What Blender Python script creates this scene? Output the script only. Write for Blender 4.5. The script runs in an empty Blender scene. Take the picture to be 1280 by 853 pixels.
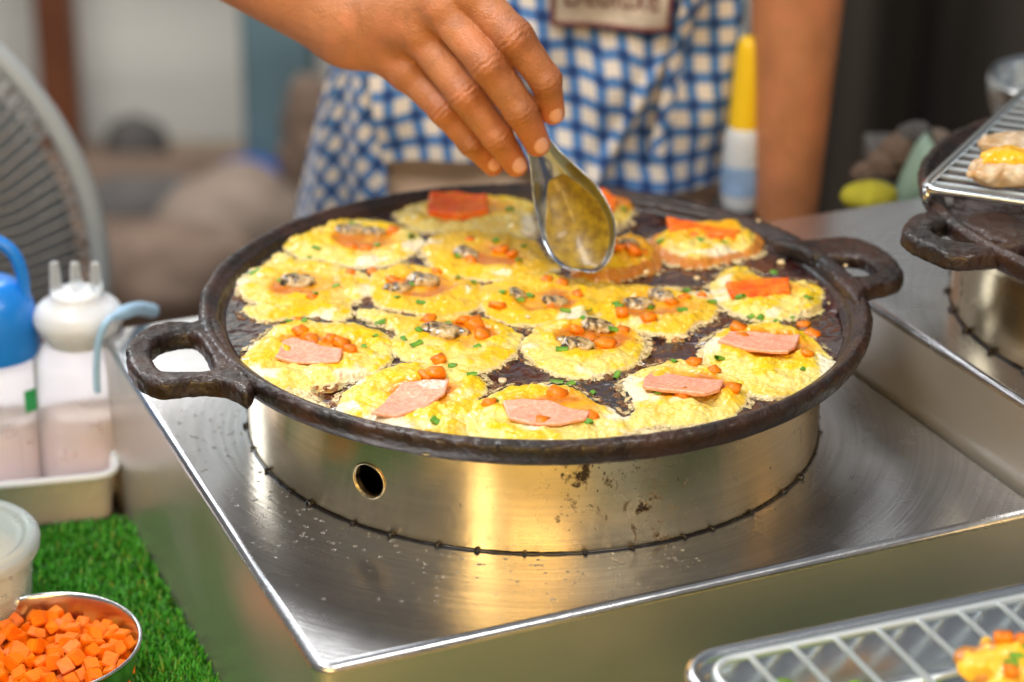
import bpy, bmesh, math, random
import numpy as np
from mathutils import Vector, Matrix, Euler
random.seed(7); rng = np.random.default_rng(7)
sc = bpy.context.scene
COL = sc.collection

# ------------------------------------------------------------------ camera
CAMPOS = np.array([-0.0131, -1.1705, 0.5671]); YAW, PITCH, ROLL, FPX = -0.0003, 0.4170, 0.0126, 2645.85
fw = np.array([math.sin(YAW)*math.cos(PITCH), math.cos(YAW)*math.cos(PITCH), -math.sin(PITCH)])
r_ = np.cross(fw, [0, 0, 1]); r_ /= np.linalg.norm(r_); u_ = np.cross(r_, fw)
RT = math.cos(ROLL)*r_ + math.sin(ROLL)*u_; UP = -math.sin(ROLL)*r_ + math.cos(ROLL)*u_
cd = bpy.data.cameras.new('camera'); cam = bpy.data.objects.new('camera', cd); COL.objects.link(cam)
cam.matrix_world = Matrix(((RT[0], UP[0], -fw[0], CAMPOS[0]), (RT[1], UP[1], -fw[1], CAMPOS[1]), (RT[2], UP[2], -fw[2], CAMPOS[2]), (0, 0, 0, 1)))
cd.sensor_width = 36; cd.lens = FPX/1280*36; cd.clip_start = .02; cd.clip_end = 60
cd.dof.use_dof = True; cd.dof.focus_distance = 1.165; cd.dof.aperture_fstop = cd.lens/19.0; cd.dof.aperture_blades = 9
sc.camera = cam
def ray(px, py): return fw + RT*(px-640)/FPX - UP*(py-426.5)/FPX
def PZ(px, py, z):                       # point of the plane at height z
    d = ray(px, py); return CAMPOS + d*(z-CAMPOS[2])/d[2]
def PY(px, py, y):                       # point of the upright plane at depth y
    d = ray(px, py); return CAMPOS + d*(y-CAMPOS[1])/d[1]

# ------------------------------------------------------------------ world and lamps (night market stall lit by tube lamps)
w = bpy.data.worlds.new('World'); sc.world = w; w.use_nodes = True
nt = w.node_tree; bg = nt.nodes['Background']
tc = nt.nodes.new('ShaderNodeTexCoord'); sx = nt.nodes.new('ShaderNodeSeparateXYZ'); cr = nt.nodes.new('ShaderNodeValToRGB')
nt.links.new(tc.outputs['Generated'], sx.inputs[0])
mr = nt.nodes.new('ShaderNodeMapRange'); mr.inputs[1].default_value = -1; mr.inputs[2].default_value = 1
nt.links.new(sx.outputs['Z'], mr.inputs[0]); nt.links.new(mr.outputs[0], cr.inputs[0])
e = cr.color_ramp.elements; e[0].position = .40; e[0].color = (.22, .20, .19, 1); e[1].position = .85; e[1].color = (.62, .66, .72, 1)
nt.links.new(cr.outputs[0], bg.inputs['Color']); bg.inputs['Strength'].default_value = .30

def area(name, loc, target, sx_, sy_, power, color):
    l = bpy.data.lights.new(name, 'AREA'); l.shape = 'RECTANGLE'; l.size = sx_; l.size_y = sy_; l.energy = power; l.color = color
    o = bpy.data.objects.new(name, l); COL.objects.link(o); o.location = loc
    o.rotation_euler = (Vector(target)-Vector(loc)).to_track_quat('-Z', 'Y').to_euler(); return o
area('tube_lamp', (-.55, -.25, 1.15), (0, 0, .05), .9, .22, 12.5, (1, .98, .95))
area('tube_lamp', (-.30, 1.25, 1.50), (-.05, -.1, .0), 1.0, .50, 6, (.93, .97, 1))
area('tube_lamp', (-1.3, 1.5, .95), (-.1, 0, 0), .6, .5, 9, (.90, .95, 1))
area('warm_light', (.06, -1.55, .42), (.0, -.1, .03), .60, .40, 8, (1, .62, .20))
area('warm_light', (-.42, -1.30, .62), (0, -.1, .03), .12, .40, 3, (1, .72, .32))  # second warm light, added to widen the gold reflection on the ring
area('stall_lamp', (.6, -.9, 1.3), (.1, .2, .05), .6, .3, 7.5, (1, .94, .86))
area('wall_fill', (-.6, 1.6, 1.6), (-.6, 2.9, -.5), .8, .8, 60, (1, .95, .88))  # fill light added to brighten the lower back wall
area('wall_fill', (-.2, 2.2, 2.6), (-.2, 3.4, 1.5), 1.6, .4, 30, (.95, .97, 1))  # added light on the upper wall, so the steel top reflects it bright
sc.view_settings.view_transform = 'Standard'; sc.view_settings.look = 'None'; sc.view_settings.exposure = .24; sc.view_settings.gamma = 1

# ------------------------------------------------------------------ noise
def _h(ix, iy, iz, s):
    n = (ix.astype(np.int64)*374761393 + iy.astype(np.int64)*668265263 + iz.astype(np.int64)*2147483647*3 + s*1274126177) & 0xffffffff
    n = ((n ^ (n >> 13))*1274126177) & 0xffffffff
    n = ((n ^ (n >> 16))*2246822519) & 0xffffffff
    return ((n ^ (n >> 15)) & 0xffffff)/0xffffff
def vn(x, y, z=None, s=0):               # value noise -1..1
    x = np.asarray(x, float); y = np.asarray(y, float); z = np.zeros_like(x) if z is None else np.asarray(z, float)
    ix, iy, iz = np.floor(x), np.floor(y), np.floor(z); fx, fy, fz = x-ix, y-iy, z-iz
    fx, fy, fz = [t*t*t*(t*(t*6-15)+10) for t in (fx, fy, fz)]
    r = 0
    for a in (0, 1):
        for b in (0, 1):
            for c in (0, 1):
                r = r + _h(ix+a, iy+b, iz+c, s)*(fx if a else 1-fx)*(fy if b else 1-fy)*(fz if c else 1-fz)
    return r*2-1
def fbm(x, y, z=None, o=4, s=0):
    z = np.zeros_like(np.asarray(x, float)) if z is None else z
    r, a, f = 0, 1, 1.0
    for i in range(o):
        r = r + a*vn(x*f+17.3*i, y*f-9.1*i, z*f+3.7*i, s+i); a *= .5; f *= 2.03
    return r/1.9
def worley(x, y, s=0):                    # distance to the nearest cell point
    ix, iy = np.floor(x), np.floor(y); d = np.full(np.shape(x), 9.0)
    for a in (-1, 0, 1):
        for b in (-1, 0, 1):
            cx, cy = ix+a, iy+b; z = np.zeros_like(cx)
            px = cx+_h(cx, cy, z, s); py = cy+_h(cx, cy, z, s+5)
            d = np.minimum(d, np.hypot(px-x, py-y))
    return d
def sstep(a, b, x):
    t = np.clip((x-a)/(b-a), 0, 1); return t*t*(3-2*t)

# ------------------------------------------------------------------ object helpers
def link(name, me, mat=None, parent=None, loc=None):
    o = bpy.data.objects.new(name, me); COL.objects.link(o)
    if mat is not None and me is not None: me.materials.append(mat)
    if parent is not None: o.parent = parent
    if loc is not None: o.location = [float(v) for v in loc]
    return o
def mesh(name, V, F, smooth=True):
    me = bpy.data.meshes.new(name); V = np.asarray(V, float)
    if isinstance(F, np.ndarray):
        k = F.shape[1]; me.vertices.add(len(V)); me.vertices.foreach_set('co', V.astype(np.float32).ravel())
        me.loops.add(F.size); me.loops.foreach_set('vertex_index', F.astype(np.int32).ravel())
        me.polygons.add(len(F)); me.polygons.foreach_set('loop_start', np.arange(0, F.size, k, dtype=np.int32))
        me.update(calc_edges=True)
    else:
        me.from_pydata([tuple(map(float, v)) for v in V], [], F)
    if smooth: me.polygons.foreach_set('use_smooth', np.ones(len(me.polygons), bool))
    me.validate(); me.update(); return me
def bmmesh(name, bm, smooth=False):
    me = bpy.data.meshes.new(name); bmesh.ops.recalc_face_normals(bm, faces=bm.faces); bm.to_mesh(me); bm.free()
    if smooth: me.polygons.foreach_set('use_smooth', np.ones(len(me.polygons), bool))
    return me
def tag(o, label=None, cat=None, group=None, kind=None):
    if label: o['label'] = label
    if cat: o['category'] = cat
    if group: o['group'] = group
    if kind: o['kind'] = kind
    return o
def empty(name, loc, label, cat, group=None, rz=0):
    o = bpy.data.objects.new(name, None); COL.objects.link(o); o.location = [float(v) for v in loc]; o.rotation_euler[2] = rz
    o.empty_display_size = .02
    return tag(o, label, cat, group)
def attr(me, name, col, al=0):
    a = me.color_attributes.new(name, 'FLOAT_COLOR', 'POINT')
    c = np.ones((len(me.vertices), 4), np.float32); c[:, :3] = col; c[:, 3] = al; a.data.foreach_set('color', c.ravel())
def lathe(name, prof, n=96, noise=None, closed=False):
    prof = np.array(prof, float); th = np.linspace(0, 2*np.pi, n, endpoint=False); m = len(prof)
    V = np.stack([prof[None, :, 0]*np.cos(th)[:, None], prof[None, :, 0]*np.sin(th)[:, None], np.repeat(prof[None, :, 1], n, 0)], -1).reshape(-1, 3)
    if noise is not None: V = noise(V)
    i = np.arange(n)[:, None]; j = np.arange(m-1 if not closed else m)[None, :]; j2 = (j+1) % m
    F = np.stack([i*m+j, ((i+1) % n)*m+j, ((i+1) % n)*m+j2, i*m+j2], -1).reshape(-1, 4)
    return mesh(name, V, F)
def tube(name, pts, rad, n=10, closed=False, caps=True):
    pts = np.array(pts, float); m = len(pts); rad = np.broadcast_to(np.asarray(rad, float), (m,))
    V = []; prev = None
    for i in range(m):
        t = (pts[(i+1) % m]-pts[i-1]) if closed else pts[min(i+1, m-1)]-pts[max(i-1, 0)]
        t = t/np.linalg.norm(t)
        if prev is None:
            a = np.array([0, 0, 1.]) if abs(t[2]) < .9 else np.array([1., 0, 0])
        else: a = prev
        a = a-t*(a@t); a /= np.linalg.norm(a); prev = a; b = np.cross(t, a)
        for k in range(n):
            q = 2*math.pi*k/n; V.append(pts[i]+rad[i]*(math.cos(q)*a+math.sin(q)*b))
    F = []
    for i in range(m if closed else m-1):
        for k in range(n):
            F.append((i*n+k, i*n+(k+1) % n, ((i+1) % m)*n+(k+1) % n, ((i+1) % m)*n+k))
    if caps and not closed: F.append(tuple(range(n))[::-1]); F.append(tuple((m-1)*n+k for k in range(n)))
    return mesh(name, V, F)
def smooth_path(pts, n=8, closed=False):  # Catmull-Rom
    P = np.array(pts, float); m = len(P); out = []
    for i in range(m if closed else m-1):
        if closed: a, b, c, d = P[i-1], P[i], P[(i+1) % m], P[(i+2) % m]
        else: a, b, c, d = P[max(i-1, 0)], P[i], P[i+1], P[min(i+2, m-1)]
        for k in range(n):
            t = k/n; out.append(.5*((2*b)+(-a+c)*t+(2*a-5*b+4*c-d)*t*t+(-a+3*b-3*c+d)*t**3))
    if not closed: out.append(P[-1])
    return np.array(out)
def join(name, mes):                      # several meshes of ONE part
    V, F, o = [], [], 0
    for me in mes:
        v = np.empty(len(me.vertices)*3, np.float32); me.vertices.foreach_get('co', v); v = v.reshape(-1, 3); V.append(v)
        F += [tuple(i+o for i in p.vertices) for p in me.polygons]; o += len(v)
    return mesh(name, np.concatenate(V), F)
def rbox(name, sx_, sy_, sz_, bev=.004, seg=3, smooth=True):
    bm = bmesh.new(); bmesh.ops.create_cube(bm, size=1); bmesh.ops.scale(bm, vec=(sx_, sy_, sz_), verts=bm.verts)
    if bev: bmesh.ops.bevel(bm, geom=list(bm.edges), offset=bev, segments=seg, affect='EDGES', profile=.5)
    me = bmmesh(name, bm)
    if smooth: me.polygons.foreach_set('use_smooth', [abs(max(p.normal, key=abs)) < .999 for p in me.polygons])
    return me
def nets(sdf, lo, hi, res):               # naive surface nets of a signed distance function
    lo = np.array(lo, float); hi = np.array(hi, float); n = np.ceil((hi-lo)/res).astype(int)+1
    ax = [lo[i]+res*np.arange(n[i]) for i in range(3)]
    X, Y, Z = np.meshgrid(*ax, indexing='ij'); D = sdf(X, Y, Z)
    sgn = D < 0; cs = np.zeros(tuple(n-1)+(3,)); cnt = np.zeros(tuple(n-1))
    corners = [(a, b, c) for a in (0, 1) for b in (0, 1) for c in (0, 1)]
    sl = lambda c: tuple(slice(c[k], n[k]-1+c[k]) for k in range(3))
    for a in corners:
        for k in range(3):
            if a[k] == 0:
                b = list(a); b[k] = 1; b = tuple(b); da, db = D[sl(a)], D[sl(b)]; cross = (da < 0) != (db < 0)
                t = np.where(cross, da/np.where(cross, da-db, 1), 0)
                for q in range(3):
                    cs[..., q] += np.where(cross, (a[q]+(t if q == k else 0)), 0)
                cnt += cross
    act = cnt > 0; idx = -np.ones(tuple(n-1), int); idx[act] = np.arange(act.sum())
    base = np.stack(np.nonzero(act), -1); V = lo+res*(base+cs[act]/cnt[act][:, None])
    F = []
    for k in range(3):
        i, j = (k+1) % 3, (k+2) % 3
        s0 = [slice(0, None)]*3; s0[k] = slice(0, n[k]-1); s1 = [slice(0, None)]*3; s1[k] = slice(1, n[k])
        A, B = sgn[tuple(s0)], sgn[tuple(s1)]; ch = A != B
        c = np.stack(np.nonzero(ch), -1); ok = (c[:, i] > 0) & (c[:, j] > 0) & (c[:, i] < n[i]-1) & (c[:, j] < n[j]-1); c = c[ok]
        fl = A[tuple(c.T)]
        def g(di, dj):
            q = c.copy(); q[:, i] -= di; q[:, j] -= dj; return idx[tuple(q.T)]
        f = np.stack([g(1, 1), g(0, 1), g(0, 0), g(1, 0)], -1); f[~fl] = f[~fl][:, ::-1]; F.append(f)
    return V, np.concatenate(F)
def smin(a, b, k):
    h = np.clip(.5+.5*(b-a)/k, 0, 1); return b*(1-h)+a*h-k*h*(1-h)
def cone(X, Y, Z, a, b, ra, rb):
    a = np.array(a, float); b = np.array(b, float); d = b-a; L = d@d
    px, py, pz = X-a[0], Y-a[1], Z-a[2]; t = np.clip((px*d[0]+py*d[1]+pz*d[2])/L, 0, 1)
    return np.sqrt((px-t*d[0])**2+(py-t*d[1])**2+(pz-t*d[2])**2)-(ra+(rb-ra)*t)
def ell(X, Y, Z, c, r):
    q = np.sqrt(((X-c[0])/r[0])**2+((Y-c[1])/r[1])**2+((Z-c[2])/r[2])**2); return (q-1)*min(r)
def poly_sdf(x, y, P):                    # 2D signed distance, positive INSIDE
    P = np.asarray(P, float); d = np.full(np.shape(x), 1e9); ins = np.zeros(np.shape(x), bool)
    for i in range(len(P)):
        a, b = P[i-1], P[i]; e0, e1 = b[0]-a[0], b[1]-a[1]
        wx, wy = x-a[0], y-a[1]; t = np.clip((wx*e0+wy*e1)/(e0*e0+e1*e1+1e-18), 0, 1)
        d = np.minimum(d, np.hypot(wx-t*e0, wy-t*e1))
        c = ((a[1] > y) != (b[1] > y)) & (x < (b[0]-a[0])*(y-a[1])/(b[1]-a[1]+1e-18)+a[0]); ins ^= c
    return np.where(ins, d, -d)

# ------------------------------------------------------------------ materials
class M:
    def __init__(s, name, base=(.5, .5, .5), rough=.5, metal=0, **kw):
        s.m = bpy.data.materials.new(name); s.m.use_nodes = True; s.t = s.m.node_tree; s.b = s.t.nodes['Principled BSDF']
        s.set('Base Color', (*base, 1)); s.set('Roughness', rough); s.set('Metallic', metal)
        for k, v in kw.items(): s.set(k.replace('_', ' '), v)
    def set(s, k, v): s.b.inputs[k].default_value = v
    def n(s, typ, **kw):
        nd = s.t.nodes.new(typ)
        for k, v in kw.items(): setattr(nd, k, v)
        return nd
    def l(s, a, b): s.t.links.new(a, b)
    def coords(s, scale=(1, 1, 1), polar=False):
        tc = s.n('ShaderNodeTexCoord'); out = tc.outputs['Object']
        if polar:
            sp = s.n('ShaderNodeSeparateXYZ'); s.l(out, sp.inputs[0])
            at = s.n('ShaderNodeMath', operation='ARCTAN2'); s.l(sp.outputs['Y'], at.inputs[0]); s.l(sp.outputs['X'], at.inputs[1])
            x2 = s.n('ShaderNodeVectorMath', operation='MULTIPLY'); s.l(out, x2.inputs[0]); x2.inputs[1].default_value = (1, 1, 0)
            ln = s.n('ShaderNodeVectorMath', operation='LENGTH'); s.l(x2.outputs[0], ln.inputs[0])
            cb = s.n('ShaderNodeCombineXYZ'); s.l(at.outputs[0], cb.inputs['X']); s.l(ln.outputs['Value'], cb.inputs['Y']); s.l(sp.outputs['Z'], cb.inputs['Z']); out = cb.outputs[0]
        mp = s.n('ShaderNodeMapping'); mp.inputs['Scale'].default_value = scale; s.l(out, mp.inputs['Vector']); return mp.outputs[0]
    def noise(s, scale=1, detail=4, vec=None, rough=.55, dist=0):
        nd = s.n('ShaderNodeTexNoise'); nd.inputs['Scale'].default_value = scale; nd.inputs['Detail'].default_value = detail
        nd.inputs['Roughness'].default_value = rough; nd.inputs['Distortion'].default_value = dist
        s.l(vec if vec is not None else s.coords(), nd.inputs['Vector']); return nd.outputs[0]
    def ramp(s, fac, stops):
        r = s.n('ShaderNodeValToRGB'); s.l(fac, r.inputs[0]); el = r.color_ramp.elements
        while len(el) < len(stops): el.new(.5)
        for q, (p, c) in zip(el, stops): q.position = p; q.color = (*c, 1) if len(c) == 3 else c
        return r.outputs[0]
    def mapr(s, v, a, b, c, d):
        r = s.n('ShaderNodeMapRange'); s.l(v, r.inputs[0])
        for i, q in enumerate((a, b, c, d)): r.inputs[i+1].default_value = q
        return r.outputs[0]
    def mix(s, f, a, b, mode='MIX'):
        m = s.n('ShaderNodeMix', data_type='RGBA', blend_type=mode)
        for k, v in ((0, f), (6, a), (7, b)):
            if hasattr(v, 'is_linked') or hasattr(v, 'links'): s.l(v, m.inputs[k])
            else: m.inputs[k].default_value = v if k == 0 else (*v, 1)
        return m.outputs[2]
    def bump(s, h, strength=.3, dist=.001, prev=None):
        b = s.n('ShaderNodeBump'); b.inputs['Strength'].default_value = strength; b.inputs['Distance'].default_value = dist
        s.l(h, b.inputs['Height'])
        if prev is not None: s.l(prev, b.inputs['Normal'])
        s.l(b.outputs[0], s.b.inputs['Normal']); return b.outputs[0]
    def to(s, k, out): s.l(out, s.b.inputs[k]); return s

def steel(name, base=(.60, .59, .58), rough=.26, axis='polar', streak=1.0, aniso=.6, smudge=True, arot=0.0):
    m = M(name, base, rough, .94)
    if axis == 'polar': v = m.coords((1.5, 420, 420), polar=True)
    elif axis == 'x': v = m.coords((6, 500, 500))
    else: v = m.coords((500, 6, 500))
    st = m.noise(1, 3, v, .6)
    big = m.noise(9, 4); mid = m.noise(45, 4, dist=.5)
    m.to('Roughness', m.mapr(m.mix(.3, big, mid), .35, .68, rough*.82, rough*1.30))
    m.to('Base Color', m.mix(m.mapr(st, .35, .7, 0, .30*streak), base, tuple(c*.55 for c in base)))
    m.bump(st, .09*streak, .0006)
    if aniso:
        m.set('Anisotropic', aniso); m.set('Anisotropic Rotation', arot); tg = m.n('ShaderNodeTangent'); tg.direction_type = 'RADIAL'; tg.axis = 'Z'; m.l(tg.outputs[0], m.b.inputs['Tangent'])
    return m
MAT = {}
# stove top: circular wiping scratches, splashes
m = steel('brushed_steel_top', (.60, .61, .635), .25, 'polar', 1.6, .65); MAT['steel_top'] = m.m
# flat sides, nearly mirror finish with fine grain
m = M('steel_side', (.62, .595, .55), .36, .78); gr = m.noise(1, 2, m.coords((8, 8, 900)), .5)
m.to('Roughness', m.mapr(m.noise(9, 4), .35, .7, .28, .44)); m.bump(gr, .14, .0005); MAT['steel_side'] = m.m
# ring: lightly browned by heat, soot flecks
m = steel('ring_steel', (.70, .57, .36), .25, 'polar', 1.0, .85, arot=.25)
v = m.coords((1, 1, 1)); fl = m.noise(120, 4, m.coords((1, 1, .8)), .65); big = m.noise(16, 3)
mask = m.mix(1.0, m.ramp(m.mix(.40, fl, big), [(.605, (0, 0, 0)), (.66, (1, 1, 1))]), m.ramp(m.mix(.3, m.noise(420, 3, m.coords((1, 1, .6))), big), [(.66, (0, 0, 0)), (.70, (1, 1, 1))]), 'LIGHTEN')
basein = m.b.inputs['Base Color'].links[0].from_socket
m.to('Base Color', m.mix(mask, basein, (.035, .018, .008))); m.to('Metallic', m.mapr(mask, 0, 1, 1, .2)); MAT['ring'] = m.m
def iron(name, wet):
    m = M(name, (.03, .02, .018), .42)
    f = m.noise(150, 5, None, .6); g = m.noise(420, 3); bg_ = m.noise(26, 3)
    m.to('Base Color', m.mix(m.mapr(bg_, .4, .62, 0, 1), (.009, .005, .004), (.042, .017, .010)))
    m.to('Roughness', m.mapr(f, .35, .65, .20 if wet else .30, .50 if wet else .62))
    b = m.bump(f, .75, .0022); m.bump(g, .6, .0009, b)
    m.set('Specular IOR Level', .45); m.set('Coat Weight', .22); m.set('Coat Roughness', .10); return m.m
MAT['iron'] = iron('greasy_cast_iron', False)
m = M('oily_griddle_floor', (.03, .012, .012), .14)
m.to('Base Color', m.ramp(m.noise(38, 4, None, .6, .6), [(.32, (.006, .004, .006)), (.5, (.030, .008, .008)), (.66, (.065, .018, .010))]))
m.to('Roughness', m.mapr(m.noise(60, 3), .35, .65, .06, .26)); h = m.noise(170, 3, None, .5, 1.2); m.bump(h, .35, .0016); m.set('Specular IOR Level', .75); m.set('Coat Weight', .7); m.set('Coat Roughness', .06); MAT['floor'] = m.m
m = M('soot_black', (.006, .006, .006), .5); MAT['black'] = m.m
m = M('burnt_bead', (.012, .009, .007), .18); MAT['bead'] = m.m
m = M('egg_batter', (.9, .6, .1), .3, 0)
a = m.n('ShaderNodeAttribute', attribute_name='col'); fine = m.noise(700, 4, None, .6); med = m.noise(220, 4)
m.to('Base Color', m.mix(m.mapr(med, .45, .75, 0, .22), a.outputs['Color'], (.82, .66, .12)))
rg = m.n('ShaderNodeMath', operation='MULTIPLY'); m.l(m.mapr(m.noise(130, 3), .35, .65, .16, .46), rg.inputs[0]); m.l(m.mapr(a.outputs['Alpha'], 0, 1, 1, .3), rg.inputs[1]); m.to('Roughness', rg.outputs[0]); b = m.bump(med, .28, .0018); m.bump(fine, .3, .0005, b)
m.set('Subsurface Weight', .22); m.set('Subsurface Radius', (1, .55, .15)); m.set('Subsurface Scale', .003); m.to('Coat Weight', m.mapr(m.noise(55, 3), .42, .58, .05, .75)); m.set('Coat Roughness', .05); m.set('Specular IOR Level', .32); MAT['egg'] = m.m
def food(name, c1, c2, rough=.28, scale=180, bump=.4, sss=.2, coat=.4):
    m = M(name, c1, rough); n_ = m.noise(scale, 4); m.to('Base Color', m.mix(m.mapr(n_, .35, .68, 0, 1), c1, c2))
    m.bump(n_, bump, .0008); m.set('Subsurface Weight', sss); m.set('Subsurface Radius', (1, .4, .2)); m.set('Subsurface Scale', .002); m.set('Coat Weight', coat); m.set('Coat Roughness', .1); m.set('Specular IOR Level', .35); return m.m
MAT['ham'] = food('ham', (.80, .30, .19), (.88, .47, .34), .26, 420, .5)
MAT['carrot'] = food('carrot', (.84, .17, .001), (.90, .27, .003), .36, 150, .3, .05, .12)
MAT['carrot_raw'] = food('carrot_raw', (.82, .15, .0), (.88, .24, .001), .5, 90, .25, .08, .0)
MAT['crab'] = food('crab_stick', (.76, .075, .004), (.86, .22, .010), .32, 140, .4, .05, .2)
MAT['green'] = food('scallion', (.05, .22, .008), (.24, .46, .05), .4, 160, .3, .05, .1)
MAT['mussel'] = food('mussel', (.09, .07, .055), (.50, .42, .28), .18, 210, .6, .1, .8)
m = M('mussel_flesh', (.3, .25, .15), .18); m.to('Base Color', m.ramp(m.noise(120, 3, None, .5, .8), [(.34, (.02, .015, .012)), (.42, (.13, .085, .04)), (.50, (.44, .30, .12)), (.66, (.62, .50, .30))])); m.bump(m.noise(260, 3), .5, .001); m.set('Coat Weight', .7); m.set('Coat Roughness', .08); MAT['mussel'] = m.m
MAT['mussel_lip'] = food('mussel_lip', (.02, .018, .02), (.08, .06, .05), .2, 200, .6, 0, .7)
MAT['crumb'] = food('crumb', (.75, .52, .22), (.88, .75, .50), .4, 300, .5)
MAT['fried'] = food('fried_crust', (.50, .17, .02), (.72, .32, .05), .35, 200, .6)
m = M('oil_bubble', (.75, .45, .25), .03, 0); m.set('Transmission Weight', .85); m.set('IOR', 1.35); m.set('Specular IOR Level', .8); MAT['bubble'] = m.m
m = M('clear_grease', (.95, .93, .88), .04, 0); m.set('Transmission Weight', .9); m.set('IOR', 1.4); MAT['grease'] = m.m
m = M('egg_lace', (.78, .62, .32), .22); m.to('Alpha', m.mapr(m.noise(260, 3, None, .6, 1), .38, .56, .10, .9)); m.bump(m.noise(400, 3), .5, .0008); MAT['lace'] = m.m
m = M('wet_batter', (.62, .36, .02), .16); n_ = m.noise(150, 4, None, .6); m.to('Base Color', m.ramp(n_, [(.3, (.15, .085, .003)), (.5, (.26, .165, .004)), (.7, (.40, .27, .008))])); m.bump(n_, .4, .001); m.set('Coat Weight', .6); m.set('Coat Weight', .15); m.set('Roughness', .38); MAT['batter'] = m.m
m = M('spoon_steel', (.42, .48, .60), .20, 1); m.bump(m.noise(40, 2), .06, .001); MAT['spoon'] = m.m
m = M('skin', (.46, .18, .065), .40)
big = m.noise(22, 4); f = m.noise(500, 3, None, .55); vv = m.n('ShaderNodeTexVoronoi'); vv.inputs['Scale'].default_value = 900; m.l(m.coords(), vv.inputs['Vector'])
a = m.n('ShaderNodeAttribute', attribute_name='col')
m.to('Base Color', m.mix(m.mapr(big, .35, .7, 0, .5), a.outputs['Color'], (.48, .175, .065)))
b = m.bump(vv.outputs['Distance'], .5, .0008); b = m.bump(m.noise(130, 4, None, .6, .6), .5, .0014, b); m.bump(f, .3, .0007, b)
m.set('Subsurface Weight', .10); m.set('Subsurface Radius', (1, .35, .15)); m.set('Subsurface Scale', .003); m.to('Roughness', m.mapr(m.noise(60, 3), .3, .7, .34, .52)); MAT['skin'] = m.m
m = M('nail', (.76, .40, .30), .18); m.set('Coat Weight', .4); m.set('Subsurface Weight', .15); m.set('Subsurface Scale', .002); MAT['nail'] = m.m
def gingham(name, period, rot, soft=.0):
    m = M(name, (.8, .8, .8), .85); uv = m.n('ShaderNodeUVMap'); mp = m.n('ShaderNodeMapping'); mp.inputs['Rotation'].default_value = (0, 0, rot)
    mp.inputs['Scale'].default_value = (1/period, 1/period, 1); m.l(uv.outputs[0], mp.inputs[0]); sp = m.n('ShaderNodeSeparateXYZ'); m.l(mp.outputs[0], sp.inputs[0])
    hs = []
    for ax in ('X', 'Y'):
        fr = m.n('ShaderNodeMath', operation='FRACT'); m.l(sp.outputs[ax], fr.inputs[0]); ab = m.n('ShaderNodeMath', operation='SUBTRACT'); m.l(fr.outputs[0], ab.inputs[0]); ab.inputs[1].default_value = .5
        a2 = m.n('ShaderNodeMath', operation='ABSOLUTE'); m.l(ab.outputs[0], a2.inputs[0]); hs.append(m.mapr(a2.outputs[0], .27, .31, 0, 1))
    ad = m.n('ShaderNodeMath', operation='ADD'); m.l(hs[0], ad.inputs[0]); m.l(hs[1], ad.inputs[1]); hf = m.n('ShaderNodeMath', operation='MULTIPLY'); m.l(ad.outputs[0], hf.inputs[0]); hf.inputs[1].default_value = .5
    m.to('Base Color', m.ramp(hf.outputs[0], [(0, (.78, .70, .60)), (.5, (.09, .22, .48)), (1, (.010, .045, .18))])); m.bump(m.noise(900, 2), .3, .0005); m.set('Sheen Weight', .2); return m.m
MAT['gingham'] = gingham('gingham_cloth', .0218, math.radians(-3)); MAT['gingham_side'] = gingham('gingham_cloth_side', .0200, math.radians(38))
def cloth(name, c, s=60, c2=None, rough=.85):
    m = M(name, c, rough); c2 = c2 or tuple(x*.7 for x in c); m.to('Base Color', m.mix(m.mapr(m.noise(s, 4), .35, .65, 0, 1), c, c2)); m.bump(m.noise(700, 2), .3, .0006); return m.m
MAT['trousers'] = cloth('beige_cotton', (.68, .50, .36), 12, (.58, .40, .27)); MAT['shirt'] = cloth('white_cotton', (.7, .7, .72)); MAT['patch'] = cloth('cream_patch', (.72, .62, .50), 60); MAT['trim'] = cloth('maroon_binding', (.20, .055, .05))
MAT['ink'] = M('maroon_ink', (.13, .025, .025), .8).m; MAT['piping'] = cloth('pale_blue_binding', (.30, .46, .72)); MAT['shoe'] = cloth('black_rubber', (.02, .02, .02))
MAT['grass'] = None
m = M('turf_blade', (.03, .2, .01), .38); oi = m.n('ShaderNodeAttribute', attribute_name='col'); m.to('Base Color', oi.outputs['Color']); m.set('Specular IOR Level', .5); m.set('Transmission Weight', 0); MAT['grass'] = m.m
def plastic(name, c, trans=0, rough=.3, ior=1.45, alpha=1, sss=0):
    m = M(name, c, rough); m.set('Transmission Weight', trans); m.set('IOR', ior); m.set('Alpha', alpha); m.set('Subsurface Weight', sss); m.set('Subsurface Scale', .01)
    m.to('Roughness', m.mapr(m.noise(30, 3), .3, .7, rough*.8, rough*1.3)); return m.m
MAT['milky'] = plastic('milky_plastic', (.86, .92, .97), .78, .30, 1.18); MAT['white_pl'] = plastic('white_plastic', (.78, .82, .86), .25, .3, sss=.1); MAT['blue_pl'] = plastic('blue_plastic', (.012, .20, .68), 0, .28); MAT['pale_blue'] = plastic('pale_blue_plastic', (.36, .58, .80), .1, .3)
MAT['pink_pl'] = plastic('pinkish_plastic', (.95, .87, .91), .0, .25); MAT['sauce'] = plastic('pink_sauce', (.72, .50, .46), 0, .3); MAT['fishsauce'] = plastic('amber_batter', (.62, .47, .22), 0, .25); MAT['green_pl'] = plastic('green_print', (.02, .32, .10), 0, .5)
MAT['tray_pl'] = plastic('clear_tray_plastic', (.82, .78, .80), .45, .25, 1.3)
MAT['chrome'] = M('rack_wire_steel', (.66, .69, .71), .22, 1).m
MAT['rack_wire'] = M('zinc_wire', (.76, .84, .87), .36, .7).m
MAT['table'] = cloth('dark_table', (.06, .05, .045), 8, None, .6); MAT['table_metal'] = M('table_leg_metal', (.3, .3, .3), .4, 1).m
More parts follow.
